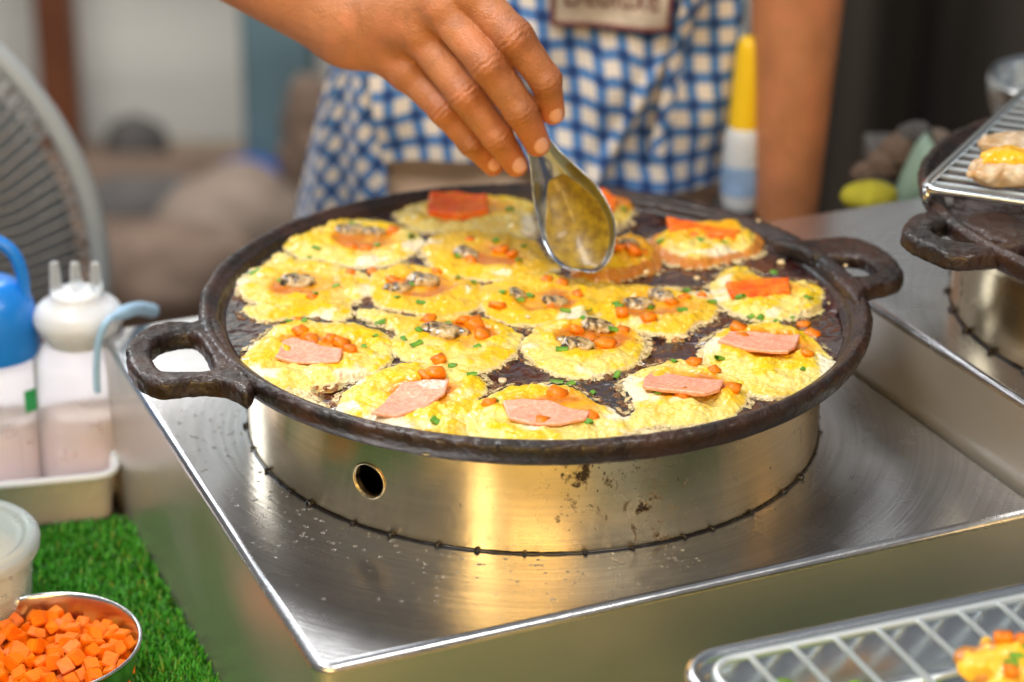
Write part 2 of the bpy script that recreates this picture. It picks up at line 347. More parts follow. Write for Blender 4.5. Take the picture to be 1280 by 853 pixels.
m = M('concrete_floor', (.22, .17, .13), .8); m.to('Base Color', m.ramp(m.noise(2.2, 5), [(.3, (.10, .07, .05)), (.6, (.24, .18, .13))])); MAT['ground'] = m.m
m = M('painted_wall', (.42, .43, .42), .75); st = m.noise(1, 4, m.coords((.6, .6, 5))); m.to('Base Color', m.ramp(st, [(.3, (.40, .41, .39)), (.65, (.58, .58, .55))])); MAT['wall'] = m.m
m = M('dark_curtain', (.022, .016, .012), .7); m.to('Base Color', m.ramp(m.noise(1, 3, m.coords((26, 26, .8))), [(.35, (.012, .010, .008)), (.7, (.042, .032, .022))])); MAT['curtain'] = m.m
MAT['wood'] = cloth('brown_wood', (.16, .05, .02), 9, None, .5); MAT['blue_post'] = cloth('blue_grey_paint', (.10, .17, .20), 6, None, .6); MAT['sack'] = cloth('beige_sack', (.19, .145, .115), 7, (.11, .08, .06))
MAT['dark_clutter'] = cloth('dark_cloth', (.075, .068, .065), 20); MAT['brown_clutter'] = cloth('brown_card', (.13, .085, .06), 14); MAT['blue_bag'] = cloth('blue_bag', (.02, .07, .30), 14)
MAT['fan_pl'] = M('fan_grey_plastic', (.36, .40, .42), .4).m; MAT['fan_wire'] = M('fan_wire', (.20, .175, .155), .4, .2).m; MAT['fan_dark'] = M('fan_motor', (.08, .08, .085), .45).m; MAT['fan_blade'] = plastic('fan_blade', (.20, .23, .26), .1, .3)
MAT['yellow'] = plastic('yellow_plastic', (.85, .55, .015), 0, .3); MAT['lettuce'] = food('lettuce', (.10, .22, .02), (.28, .42, .06), .4, 40, .5); MAT['sage'] = plastic('sage_plastic', (.22, .32, .25), 0, .4)
MAT['egg_white'] = food('egg_white', (.50, .30, .12), (.80, .72, .58), .3, 70, .5); MAT['yolk'] = food('yolk', (.93, .42, .01), (.96, .58, .03), .22, 60, .2)

# ------------------------------------------------------------------ setting: floor, wall
fl_ = link('ground', rbox('ground', 14, 10, .1, 0), MAT['ground'], loc=(0, 2, -1.0)); tag(fl_, kind='structure')
wl = link('wall', rbox('wall', 9, .12, 3.2, 0), MAT['wall'], loc=(-1.5, 3.4, .65)); tag(wl, kind='structure')

# ------------------------------------------------------------------ stove (box, ring, hole, beads)
HB = .1186; PHI = .4181; ex = np.array([math.cos(PHI), math.sin(PHI), 0]); ey = np.array([-math.sin(PHI), math.cos(PHI), 0])
C0 = PZ(396, 838, 0); W1, D1 = .432, .449
def stove_box(name, corner, top, width, depth, parent, height, ang=PHI):
    """sheet steel box in the coordinates of its root (root sits over the ring centre), top face and sides as separate parts"""
    cx, cy = math.cos(ang), math.sin(ang); X = np.array([cx, cy, 0]); Y = np.array([-cy, cx, 0])
    c = corner+X*width/2+Y*depth/2; b = .0045; n = 5
    def ringpts(inset, z, rc=.010):
        pts = []
        hx, hy = width/2-inset, depth/2-inset; rr = max(rc-inset, .0015)
        for sx_, sy_, a0 in ((1, 1, 0), (-1, 1, 90), (-1, -1, 180), (1, -1, 270)):
            for k in range(7):
                a = math.radians(a0+k*15); p = X*(sx_*(hx-rr)+rr*math.cos(a))+Y*(sy_*(hy-rr)+rr*math.sin(a)); pts.append(c+p+np.array([0, 0, z]))
        return pts
    rings = [ringpts(b, top)]
    for k in range(1, n+1):
        a = k/n*math.pi/2; rings.append(ringpts(b-b*math.sin(a), top-b+b*math.cos(a)))
    N = 28
    V = [p for r in rings for p in r]; F = [tuple(range(N))]
    for i in range(len(rings)-1):
        for k in range(N): F.append((i*N+k, (i+1)*N+k, (i+1)*N+(k+1) % N, i*N+(k+1) % N))
    me = mesh(name+'_top', V, F, False)
    me.polygons.foreach_set('use_smooth', [i > 0 for i in range(len(F))])
    link('top_plate', me, MAT['steel_top'], parent)
    lo = [ringpts(0, top-b), ringpts(0, top-height)]
    V = [p for r in lo for p in r]; F = [(k, N+k, N+(k+1) % N, (k+1) % N) for k in range(N)]+[tuple(range(N, 2*N))[::-1]]
    me = mesh(name+'_sides', V, F, False); link('side_panel', me, MAT['steel_side'], parent)
def ring_mesh(R, z0, z1, hole=None, hr=.0098):
    V, F = [], []
    def quad(th0, th1, a, b, n, m):
        o = len(V)
        for i in range(n+1):
            for j in range(m+1):
                t = th0+(th1-th0)*i/n; V.append((R*math.cos(t), R*math.sin(t), a+(b-a)*j/m))
        for i in range(n):
            for j in range(m):
                k = o+i*(m+1)+j; F.append((k, k+m+1, k+m+2, k+1))
    if hole is None: quad(0, 2*math.pi, z0, z1, 128, 6)
    else:
        th, zh = hole; s = .0150; dt = s/R
        quad(th+dt, th-dt+2*math.pi, z0, z1, 124, 6); quad(th-dt, th+dt, z0, zh-s, 8, 2); quad(th-dt, th+dt, zh+s, z1, 8, 2)
        n, o = 64, len(V)
        for lev in range(9):
            for k in range(n):
                a = 2*math.pi*k/n; cx, cy = math.cos(a), math.sin(a); q = s/max(abs(cx), abs(cy))
                if lev < 7:
                    f = lev/6; rad = q*(1-f)+hr*f; V.append((R*math.cos(th+rad*cx/R), R*math.sin(th+rad*cx/R), zh+rad*cy))
                else:
                    R2 = R-(.0012 if lev == 7 else .004); h2 = hr-.0004; V.append((R2*math.cos(th+h2*cx/R), R2*math.sin(th+h2*cx/R), zh+h2*cy))
        for lev in range(8):
            for k in range(n): F.append((o+lev*n+k, o+lev*n+(k+1) % n, o+(lev+1)*n+(k+1) % n, o+(lev+1)*n+k))
    # folded top lip turning inwards
    o = len(V); n = 128; lip = [(R, z1), (R+.0014, z1+.001), (R+.0014, z1+.0028), (R-.001, z1+.0036), (R-.012, z1+.0036)]
    for i in range(n):
        for (rr, zz) in lip: V.append((rr*math.cos(2*math.pi*i/n), rr*math.sin(2*math.pi*i/n), zz))
    for i in range(n):
        for j in range(4): F.append((o+i*5+j, o+((i+1) % n)*5+j, o+((i+1) % n)*5+j+1, o+i*5+j+1))
    bm = bmesh.new(); bv = [bm.verts.new(v) for v in V]
    for f in F:
        try: bm.faces.new([bv[i] for i in f])
        except ValueError: pass
    bmesh.ops.remove_doubles(bm, verts=bm.verts, dist=1e-5)
    return bmmesh('burner_ring', bm, True)
RR = .1734; HP = .0799
stove = empty('steel_stove', (0, 0, 0), 'large brushed steel stove box under the round iron griddle in the middle', 'stove')
stove_box('stove', C0, 0, W1, D1, stove, HB)
hp = None
for k in range(4000):                      # where the sight line of the hole meets the ring
    q = CAMPOS+ray(461, 601)*(.95+k*.0001)
    if math.hypot(q[0], q[1]) < RR: hp = q; break
th0 = math.atan2(hp[1], hp[0])
ring = link('burner_ring', ring_mesh(RR, 0, .0585, (th0, hp[2])), MAT['ring'], stove)
lip = [(RR*math.cos(th0)*1.0+0, 0, 0)]
pts = []
for k in range(48):
    a = 2*math.pi*k/48; t = th0+.0102*math.cos(a)/RR; pts.append(((RR+.0003)*math.cos(t), (RR+.0003)*math.sin(t), hp[2]+.0102*math.sin(a)))
link('air_hole_rim', tube('air_hole_rim', pts, .0007, 8, True), MAT['ring'], ring)
def seam_path(R):
    t = np.linspace(0, 2*np.pi, 300, endpoint=False); rr = R+.0006+.0005*fbm(np.cos(t)*40, np.sin(t)*40, None, 3); return np.stack([rr*np.cos(t), rr*np.sin(t), 0*t+.0004], -1), .0007+.0006*np.abs(fbm(np.cos(t)*25, np.sin(t)*25, None, 3, 4))
p_, rd = seam_path(RR); link('weld_seam', tube('weld_seam', p_, rd, 6, True), MAT['bead'], ring)
def bead(rad, seed):
    bm = bmesh.new(); bmesh.ops.create_icosphere(bm, subdivisions=2, radius=rad)
    for v in bm.verts: v.co *= 1+.2*random.uniform(-1, 1); v.co.z *= .8
    return bmmesh('weld_bead', bm, True)
b0 = [bead(.0022, i) for i in range(4)]
for k in range(40):
    t = 2*math.pi*k/40+random.uniform(-.03, .03); b_ = link('weld_bead', b0[k % 4], None, ring, ((RR+.0013)*math.cos(t), (RR+.0013)*math.sin(t), .0010))
    if not b0[k % 4].materials: b0[k % 4].materials.append(MAT['bead'])
    b_.scale = [random.choice((.5, .7, .8, 1.1))*1.0]*3
# fat splashes on the stove top
bm = bmesh.new()
for k in range(260):
    t = random.uniform(-math.pi, -math.pi*.35); rr = RR+.004+abs(random.gauss(0, .035))
    x, y = rr*math.cos(t), rr*math.sin(t)
    dx = (np.array([x, y, 0])-C0)@ex; dy = (np.array([x, y, 0])-C0)@ey
    if dx < .006 or dy < .006 or dx > W1-.006: continue
    r = random.choice((.0005, .0006, .0008, .0011)); bmesh.ops.create_icosphere(bm, subdivisions=2, radius=r, matrix=Matrix.Translation((x, y, .0001)) @ Matrix.Diagonal((1.3, 1, .35, 1)))
sp = link('grease_spots', bmmesh('grease_spots', bm, True), MAT['grease']); tag(sp, 'tiny clear grease drops spattered over the stove top beside the ring', 'grease', kind='stuff')

# ------------------------------------------------------------------ griddle
def rough(V, amp=.0004, f=220, s=3):
    n_ = fbm(V[:, 0]*f, V[:, 1]*f, V[:, 2]*f, 4, s); c = np.hypot(V[:, 0], V[:, 1])+1e-9
    V[:, 0] += V[:, 0]/c*n_*amp; V[:, 1] += V[:, 1]/c*n_*amp; V[:, 2] += n_*amp; return V
FZ = HP-.0105
def rounded(p, k=4):
    p = np.array(p, float); out = [p[0]]
    for i in range(1, len(p)-1):
        for t in np.linspace(0, 1, k+1):
            a, b = p[i]+(p[i-1]-p[i])*.4, p[i]+(p[i+1]-p[i])*.4; out.append((1-t)**2*a+2*t*(1-t)*p[i]+t*t*b)
    out.append(p[-1]); return out
def griddle_body(R=.2):
    prof = rounded([(R-.0170, FZ-.0006), (R-.0135, FZ+.001), (R-.0115, HP-.0045), (R-.0085, HP-.0030), (R-.0062, HP-.0006), (R-.0030, HP), (R+.0004, HP-.0030), (R-.0006, HP-.0090), (R-.0040, HP-.0150), (R-.0105, HP-.0175), (R-.020, HP-.0180), (R-.05, HP-.018)], 5)
    prof = np.array(prof); d = np.r_[0, np.cumsum(np.linalg.norm(np.diff(prof, axis=0), axis=1))]; s = np.linspace(0, d[-1], 90)
    prof = np.stack([np.interp(s, d, prof[:, 0]), np.interp(s, d, prof[:, 1])], -1)
    return lathe('rim', prof, 900, lambda V: rough(rough(rough(V, .00060, 170), .0004, 60, 9), .00035, 480, 12))
DIMP = []
def griddle_floor(R=.184):
    nr, na = 230, 720; r = np.linspace(0, R, nr)[1:]; t = np.linspace(0, 2*np.pi, na, endpoint=False)
    RR_, TT = np.meshgrid(r, t, indexing='ij'); x, y = RR_*np.cos(TT), RR_*np.sin(TT)
    z = FZ+.0005*fbm(x*70, y*70, None, 3, 2)
    wr = np.abs(fbm(x*110+2*vn(x*60, y*60), y*150+2*vn(x*60, y*60, None, 4), None, 3, 12)); z += .0011*np.clip(.5-wr, 0, 1)*sstep(.04, .12, RR_)
    for (dx, dy) in DIMP:
        d = np.hypot(x-dx, y-dy); z -= .0030*(1-sstep(.018, .0265, d)); z += .0006*np.exp(-((d-.0275)/.0018)**2)
    V = np.concatenate([[[0, 0, FZ]], np.stack([x, y, z], -1).reshape(-1, 3)])
    i = np.arange(nr-2)[:, None]; j = np.arange(na)[None, :]
    F = [tuple(q) for q in np.stack([1+i*na+j, 1+(i+1)*na+j, 1+(i+1)*na+(j+1) % na, 1+i*na+(j+1) % na], -1).reshape(-1, 4).tolist()]
    F += [(0, 1+k, 1+(k+1) % na) for k in range(na)]
    return mesh('cooking_surface', V, F)
def handle_mesh(outer, hole, zt, th, seed, lift=0, rootc=(0, 0)):
    """loop handle as a rounded casting: outline and hole traced as plan shapes at the handle's height"""
    O = smooth_path(outer, 6, True)[:, :2]; Hh = smooth_path(hole, 6, True)[:, :2]; rc = np.array(rootc)
    lo = O.min(0)-.006; hi = O.max(0)+.006
    def f(X, Y, Z):
        d2 = np.maximum(-poly_sdf(X[:, :, 0], Y[:, :, 0], O), poly_sdf(X[:, :, 0], Y[:, :, 0], Hh))[:, :, None]
        rad = np.hypot(X-rc[0], Y-rc[1]); zc = zt-th/2+lift*sstep(.2, .245, rad); dz = np.abs(Z-zc)-th/2; k = .0042
        a, b = d2+k, dz+k; d = np.minimum(np.maximum(a, b), 0)+np.hypot(np.maximum(a, 0), np.maximum(b, 0))-k
        return d+.00085*fbm(X*230, Y*230, Z*230, 3, seed)+.0005*vn(X*60, Y*60, Z*60, seed+5)
    V, F = nets(f, (lo[0], lo[1], zt-th-.006), (hi[0], hi[1], zt+.008+max(lift, 0)), .0009); return mesh('handle', V, F)
def pp(L, z): return [PZ(a, b, z) for a, b in L]
zt = HP-.0015
pan = empty('iron_griddle', (0, 0, 0), 'large round black cast iron griddle full of frying eggs', 'griddle')
LO = [(262, 392), (243, 399), (212, 401), (185, 408), (164, 422), (157, 440), (162, 458), (178, 473), (205, 479), (245, 474), (272, 474), (290, 480), (308, 488), (316, 474), (290, 430), (275, 398)]
LH = [(190, 441), (194, 428), (211, 418), (239, 415), (252, 426), (263, 446), (265, 459), (240, 462), (208, 463), (195, 455)]
link('handle', handle_mesh(pp(LO, zt), pp(LH, zt), zt, .0125, 3, .001), MAT['iron'], pan)
RO = [(968, 300), (985, 298), (1010, 298), (1045, 296), (1078, 301), (1105, 314), (1125, 332), (1130, 345), (1120, 354), (1092, 358), (1080, 366), (1072, 374), (1060, 362), (1022, 322), (990, 306)]
RH = [(1016, 317), (1030, 316), (1055, 317), (1078, 322), (1096, 336), (1088, 342), (1064, 344), (1048, 338)]
link('handle', handle_mesh(pp(RO, zt+.003), pp(RH, zt+.003), zt+.003, .0110, 8, .003), MAT['iron'], pan)
link('rim', griddle_body(), MAT['iron'], pan)

# ------------------------------------------------------------------ eggs: traced outlines on the griddle plane
EG = {
 'crab_top': dict(p=[(488, 258), (492, 243), (515, 237), (550, 233), (590, 230), (620, 234), (655, 240), (668, 255), (675, 285), (655, 298), (620, 292), (585, 290), (550, 287), (520, 285), (495, 272)], c=(590, 258)),
 'mus_back': dict(p=[(344, 292), (352, 284), (372, 283), (395, 275), (430, 271), (465, 271), (490, 275), (520, 283), (534, 300), (520, 315), (500, 325), (470, 330), (430, 330), (400, 322), (370, 318), (350, 303)], c=(445, 298)),
 'mus_left': dict(p=[(290, 352), (305, 335), (325, 325), (345, 312), (372, 318), (400, 322), (430, 330), (462, 340), (466, 362), (445, 375), (440, 390), (420, 398), (395, 392), (372, 395), (345, 398), (322, 397), (302, 384), (318, 375), (300, 366)], c=(378, 357)),
 'mus_top': dict(p=[(530, 300), (545, 288), (570, 283), (600, 285), (640, 290), (672, 300), (690, 318), (702, 332), (670, 342), (640, 347), (600, 347), (565, 342), (545, 337), (528, 320)], c=(605, 320)),
 'mus_mid': dict(p=[(460, 340), (480, 330), (510, 325), (545, 333), (575, 343), (602, 350), (608, 365), (600, 380), (575, 390), (540, 392), (505, 387), (480, 382), (460, 365)], c=(520, 358)),
 'mix_mid': dict(p=[(602, 352), (640, 343), (680, 336), (715, 342), (748, 350), (765, 372), (758, 388), (730, 393), (700, 400), (665, 405), (630, 400), (605, 390), (596, 370)], c=(675, 375)),
 'mix_right': dict(p=[(742, 350), (780, 350), (820, 353), (860, 356), (890, 362), (902, 378), (898, 396), (875, 403), (860, 416), (835, 416), (800, 412), (770, 402), (748, 390)], c=(812, 382)),
 'crab_back': dict(p=[(733, 234), (760, 232), (785, 245), (792, 262), (780, 280), (765, 285), (745, 270), (733, 250)], c=(757, 252), T=.011),
 'ball': dict(p=[(712, 342), (735, 315), (770, 303), (800, 300), (822, 310), (828, 328), (812, 340), (785, 347), (750, 352)], c=(785, 316), T=.011, fry=1),
 'crab_right': dict(p=[(805, 300), (825, 290), (850, 280), (880, 277), (915, 274), (940, 282), (958, 298), (950, 314), (930, 322), (905, 328), (870, 332), (838, 328), (815, 316)], c=(880, 295), T=.007, fry=1),
 'crab_far': dict(p=[(883, 355), (895, 343), (905, 331), (930, 328), (950, 338), (985, 345), (1015, 350), (1035, 363), (1030, 378), (1000, 390), (970, 398), (940, 396), (910, 385), (890, 370)], c=(950, 358)),
 'ham_right': dict(p=[(875, 430), (895, 412), (920, 402), (960, 397), (1000, 405), (1020, 420), (1045, 442), (1050, 460), (1025, 480), (985, 493), (945, 492), (920, 478), (905, 462), (880, 448)], c=(958, 430)),
 'ham_low': dict(p=[(775, 478), (790, 462), (820, 450), (860, 445), (900, 455), (930, 470), (940, 490), (930, 510), (905, 523), (870, 530), (830, 532), (795, 535), (770, 522), (790, 505)], c=(860, 480)),
 'mus_front': dict(p=[(650, 432), (655, 415), (680, 400), (715, 390), (750, 390), (785, 402), (805, 420), (808, 437), (795, 452), (760, 465), (715, 470), (680, 460), (660, 450)], c=(738, 423)),
 'ham_front': dict(p=[(585, 500), (610, 490), (640, 478), (680, 475), (720, 480), (745, 495), (765, 505), (790, 520), (798, 540), (775, 545), (740, 555), (700, 562), (640, 560), (600, 555), (580, 530)], c=(690, 508)),
 'ham_left': dict(p=[(418, 510), (425, 490), (450, 468), (480, 455), (520, 448), (560, 455), (600, 465), (615, 482), (598, 500), (588, 525), (592, 553), (540, 556), (500, 548), (460, 535), (430, 524)], c=(520, 490)),
 'ham_far': dict(p=[(298, 450), (310, 430), (335, 408), (360, 398), (400, 397), (440, 400), (480, 410), (497, 425), (492, 445), (470, 462), (440, 466), (415, 478), (393, 480), (388, 500), (365, 498), (330, 485), (305, 468)], c=(390, 432)),
 'mus_carrot': dict(p=[(440, 388), (450, 378), (480, 384), (510, 392), (540, 388), (575, 388), (615, 395), (645, 408), (655, 425), (640, 445), (610, 460), (575, 463), (540, 455), (505, 445), (488, 432), (490, 412), (465, 400)], c=(570, 415)),
}
LB = {
 'crab_top': 'fried egg cake with a red crab stick, at the far rim left of the spoon',
 'mus_back': 'fried egg cake with grey mussel, nearest the upper left rim of the griddle',
 'mus_left': 'pale yellow egg cake with a dark mussel in an orange pool, leftmost one with mussel',
 'mus_top': 'yellow egg cake with mussel and carrot just left of the spoon bowl',
 'mus_mid': 'small egg cake with whitish mussel between the leftmost mussel cake and the middle one',
 'mix_mid': 'deep yellow egg cake with scallion and mussel, in front of the spoon tip',
 'mix_right': 'deep yellow egg cake with mussel and several carrot bits right of centre',
 'crab_back': 'small folded egg cake with red crab stick partly hidden behind the spoon',
 'ball': 'puffed brown-sided egg cake touched by the tip of the spoon',
 'crab_right': 'flipped egg cake with browned underside and red topping near the far right rim',
 'crab_far': 'ragged-edged egg cake with one orange-red crab stick, below the right handle root',
 'ham_right': 'egg cake with pink ham and four carrot bits, nearest the right rim',
 'ham_low': 'egg cake with a tilted pink ham slice at the lower right of the griddle',
 'mus_front': 'round separate egg cake with mussel and carrot, bare iron all around it',
 'ham_front': 'egg cake with ham in an orange pool at the front rim of the griddle',
 'ham_left': 'egg cake with a big curled ham slice and thick carrot at the front left rim',
 'ham_far': 'egg cake with pink ham beside the left handle',
 'mus_carrot': 'egg cake with mussel and orange carrot smear, left of the round separate cake',
}
ZP = FZ+.0035
for k, g in EG.items():
    P = smooth_path(pp(g['p'], ZP), 5, True)[:, :2]; g['P'] = P; g['C'] = PZ(*g['c'], ZP)[:2]; DIMP.append(tuple(g['C']))
DIMP += [tuple(PZ(a, b, FZ)[:2]) for a, b in ((423, 484), (835, 285), (1035, 400), (420, 255), (850, 440))]
link('cooking_surface', griddle_floor(), MAT['floor'], pan)
ST = .00062; GX = np.arange(-.19, .19, ST); gx, gy = np.meshgrid(GX, GX, indexing='ij')
wx = gx+.0030*fbm(gx*75, gy*75, None, 3, 21)+.0015*fbm(gx*330, gy*330, None, 2, 23); wy = gy+.0030*fbm(gx*75, gy*75, None, 3, 31)+.0015*fbm(gx*330, gy*330, None, 2, 33)
keys = list(EG); best = np.full(gx.shape, -1.0); lab = -np.ones(gx.shape, int)
for i, k in enumerate(keys):
    P = EG[k]['P']; lo, hi = P.min(0)-.008, P.max(0)+.008
    ix = np.where((GX > lo[0]) & (GX < hi[0]))[0]; iy = np.where((GX > lo[1]) & (GX < hi[1]))[0]; s = np.ix_(ix, iy)
    d = poly_sdf(wx[s], wy[s], P)-.0012; u = d > best[s]; bs = best[s]; bs[u] = d[u]; best[s] = bs; ls = lab[s]; ls[u] = i; lab[s] = ls
T = np.full(gx.shape, .0046); fry = np.zeros(gx.shape); dc = np.full(gx.shape, .05); dp_ = np.zeros(gx.shape); wob = fbm(gx*70, gy*70, None, 3, 131)
for i, k in enumerate(keys):
    mk = lab == i; T[mk] = EG[k].get('T', .0046); fry[mk] = EG[k].get('fry', 0); c = EG[k]['C']; dc[mk] = np.hypot((gx[mk]-c[0]-.002)/1.25, (gy[mk]-c[1])); dp_[mk] = 1.0 if k in ('mus_top', 'mix_mid', 'mix_right', 'mus_mid', 'ball') else .30
dc = dc*(1+.38*wob)
edge = (.42+.58*sstep(.001, .013, best))*np.sqrt(np.clip(1-(1-np.clip(best/(.0048+.0030*np.clip(vn(gx*65, gy*65, None, 141), -1, 1)), -.6, 1))**2, 0, 1))
n1 = fbm(gx*85, gy*85, None, 4, 41); n2 = fbm(gx*300, gy*300, None, 3, 51); n3 = 1-worley(gx*230+.8*n1, gy*230+.8*n2, 61); nb = fbm(gx*45, gy*45, None, 3, 71); rdg = np.abs(fbm(gx*120, gy*120, None, 3, 77))
wet = sstep(.30, .56, np.exp(-(dc/.0165)**2)*(1+.25*nb))*(best > .002)*(fry < .5)
Hh = FZ+T*edge*(.72+.60*n1)+(.4+.6*edge)*(best > 0)*(.0003*n2+.0030*np.abs(fbm(gx*48, gy*48, None, 3, 171))+(.0016*rdg+.0008*n2+.0010*n3)*(.15+.85*sstep(-.1, .40, fbm(gx*60, gy*60, None, 2, 173)+.5*(best < .006))))
pit = worley(gx*420+1.5*n2, gy*420, 191); Hh = Hh-.0009*sstep(.22, .08, pit)*sstep(.0, .4, fbm(gx*70, gy*70, None, 2, 193)+.3)*(best > .001)
Hh = Hh*(1-.85*wet)+(FZ+T*.62)*.85*wet; Hh = np.where(best < 0, FZ-.0015+best*.3, Hh); Hh = np.where(fry > 0, Hh+.0025*edge, Hh)
# colours of the cooked egg itself: pale set white, yellow curd, orange yolk round the filling
pale = np.array([.80, .65, .20]); yel = np.array([.79, .535, .004]); deep = np.array([.79, .47, .001]); white = np.array([.84, .79, .64]); orange = np.array([.58, .145, .0]); brown = np.array([.40, .12, .012])
mx = lambda a, b, t: a*(1-t[..., None])+b*t[..., None]
Cc = mx(pale+0*gx[..., None], yel, sstep(-.25, .30, n1*1.3+.7*n2+.7*(1-dc/.026)+.35*vn(gx*40, gy*40, None, 91)))
Cc = mx(Cc, deep, sstep(.25, .75, .35*vn(gx*40, gy*40, None, 95)+.3*fbm(gx*90, gy*90, None, 2, 97)+dp_)*.85)
Cc = mx(Cc, deep, sstep(.10, .0, rdg)*.6)
Cc = mx(Cc, np.array([.72, .36, .03]), sstep(.20, .06, pit)*.45*sstep(-.2, .4, n1))
Cc = mx(Cc, np.array([.82, .36, .0]), sstep(.18, .50, np.exp(-(dc/.0180)**2))*.8)
Cc = mx(Cc, orange, wet*sstep(-.55, .15, nb+.8*n1)*.95)
Cc = mx(Cc, white, sstep(.22, .48, fbm(gx*48+5, gy*48, None, 3, 101)+.22*(best < .010)-.9*np.exp(-(dc/.017)**2)-.15*dp_)*.85)
Cc = mx(Cc, white*.92, sstep(.0020, .0004, best)*.40*(1-(fry > 0)))
Cc = mx(Cc, brown, sstep(.40, .62, fbm(gx*260, gy*260, None, 3, 111))*sstep(.006, .001, best)*.6)
Cc = mx(Cc, np.array([.55, .17, .015]), (fry > 0)*sstep(.0070, .0045, best+.0012*n2)*.92)
eggs = {}
cell = np.stack([lab[:-1, :-1], lab[1:, :-1], lab[1:, 1:], lab[:-1, 1:]], -1); cb = np.stack([best[:-1, :-1], best[1:, :-1], best[1:, 1:], best[:-1, 1:]], -1)
N = len(GX); I, J = np.meshgrid(np.arange(N-1), np.arange(N-1), indexing='ij'); quad = np.stack([I*N+J, (I+1)*N+J, (I+1)*N+J+1, I*N+J+1], -1)
for i, k in enumerate(keys):
    ok = (cell[..., 0] == i) & (cb.max(-1) > -.0018) & (cb.min(-1) > -.5); F = quad[ok]
    u, inv = np.unique(F, return_inverse=True); F = inv.reshape(-1, 4)
    V = np.stack([gx.ravel()[u], gy.ravel()[u], Hh.ravel()[u]], -1); c = EG[k]['C']
    e_ = empty('egg_cake', (c[0], c[1], FZ), LB[k], 'egg cake', 'egg cakes frying on the griddle'); V = V-np.array([c[0], c[1], FZ])
    me = mesh('batter', V, F); attr(me, 'col', Cc.reshape(-1, 3)[u], wet.ravel()[u]); link('batter', me, MAT['egg'], e_); eggs[k] = e_
def HT(x, y):
    i = int(np.clip(round((x-GX[0])/ST), 0, N-1)); j = int(np.clip(round((y-GX[0])/ST), 0, N-1)); return max(Hh[i, j], FZ)
def on(px, py, dz=0):
    p = PZ(px, py, ZP+.003)
    for _ in range(4): p = PZ(px, py, HT(p[0], p[1])+dz)
    return p
def put(k, name, me, mat, p, rot=None):
    c = eggs[k].location; o = link(name, me, mat, eggs[k], (p[0]-c[0], p[1]-c[1], p[2]-c[2]))
    if rot is not None: o.rotation_euler = rot
    return o
def slab(name, P2, th, seed, bow=.0006, tilt=(0, 0), bev=.0006, fr=None, rough_=.0002):
    """thin slice cut to a plan outline around its own centre"""
    P2 = np.array(P2)[:, :2]; c = P2.mean(0); P = P2-c
    lo, hi = P.min(0)-.002, P.max(0)+.002; L = hi-lo
    def f(X, Y, Z):
        d2 = -poly_sdf(X[:, :, 0], Y[:, :, 0], P)[:, :, None]; zc = bow*20*((X/L[0])**2+(Y/L[1])**2)*.5+tilt[0]*X+tilt[1]*Y+.0004*vn(X*110, Y*110, Z*0, seed)
        a, b = d2+bev, np.abs(Z-zc)-th/2+bev; d = np.minimum(np.maximum(a, b), 0)+np.hypot(np.maximum(a, 0), np.maximum(b, 0))-bev
        if fr: d = d+fr(X, Y, Z)
        return d+.0003*vn(X*160, Y*160, Z*160, seed+1)+rough_*fbm(X*600, Y*600, Z*600, 2, seed)
    zr = th+.004+abs(tilt[0])*L[0]/2+abs(tilt[1])*L[1]/2+bow*10
    V, F = nets(f, (lo[0], lo[1], -zr), (hi[0], hi[1], zr), .00065); return mesh(name, V, F), c
def lay(k, name, mat, L, th=.0021, seed=1, dz=.0003, z=None, **kw):
    z0 = ZP+.005; P = pp(L, z0); me, c = slab(name, P, th, seed, **kw)
    h = np.percentile([HT(q[0], q[1]) for q in P], 50)
    return put(k, name, me, mat, (c[0], c[1], max(z0-.0045, h+th*.45+dz-.0017) if z is None else z))
lay('ham_far', 'ham_slice', MAT['ham'], [(344, 441), (352, 422), (366, 417), (395, 423), (428, 432), (424, 447), (400, 448), (370, 446)], seed=2)
lay('ham_left', 'ham_slice', MAT['ham'], [(463, 517), (486, 490), (502, 473), (530, 470), (561, 473), (556, 486), (530, 503), (495, 517)], seed=3, bow=.0009)
lay('ham_front', 'ham_slice', MAT['ham'], [(628, 497), (655, 494), (685, 494), (737, 510), (733, 519), (700, 523), (660, 523), (636, 516)], seed=4)
lay('ham_low', 'ham_slice', MAT['ham'], [(803, 480), (806, 464), (815, 452), (850, 459), (905, 470), (900, 486), (882, 496), (845, 488)], th=.0026, seed=5, tilt=(0, -.18), dz=.0015)
lay('ham_right', 'ham_slice', MAT['ham'], [(898, 421), (912, 408), (935, 407), (1000, 414), (996, 427), (985, 440), (945, 435), (918, 427)], th=.0024, seed=6, tilt=(0, -.08), dz=.001)
fib = lambda X, Y, Z: .0004*np.sin(Y*2600+4*vn(X*120, Y*120, Z*120, 3))
lay('crab_top', 'crab_stick', MAT['crab'], [(536, 240), (570, 238), (609, 243), (610, 262), (575, 268), (535, 262)], th=.007, seed=7, bev=.003, fr=fib, dz=-.001)
lay('crab_far', 'crab_stick', MAT['crab'], [(908, 350), (940, 347), (986, 346), (988, 360), (950, 366), (914, 364)], th=.005, seed=8, bev=.002, fr=fib, dz=-.0006)
lay('crab_right', 'crab_stick', MAT['crab'], [(833, 277), (862, 280), (895, 286), (925, 291), (918, 298), (880, 296), (838, 292)], th=.005, seed=9, bev=.002, fr=fib, dz=-.0006)
lay('crab_back', 'crab_stick', MAT['crab'], [(738, 236), (755, 236), (772, 250), (768, 262), (748, 258), (738, 248)], th=.005, seed=10, bev=.002, fr=fib, dz=-.0006)
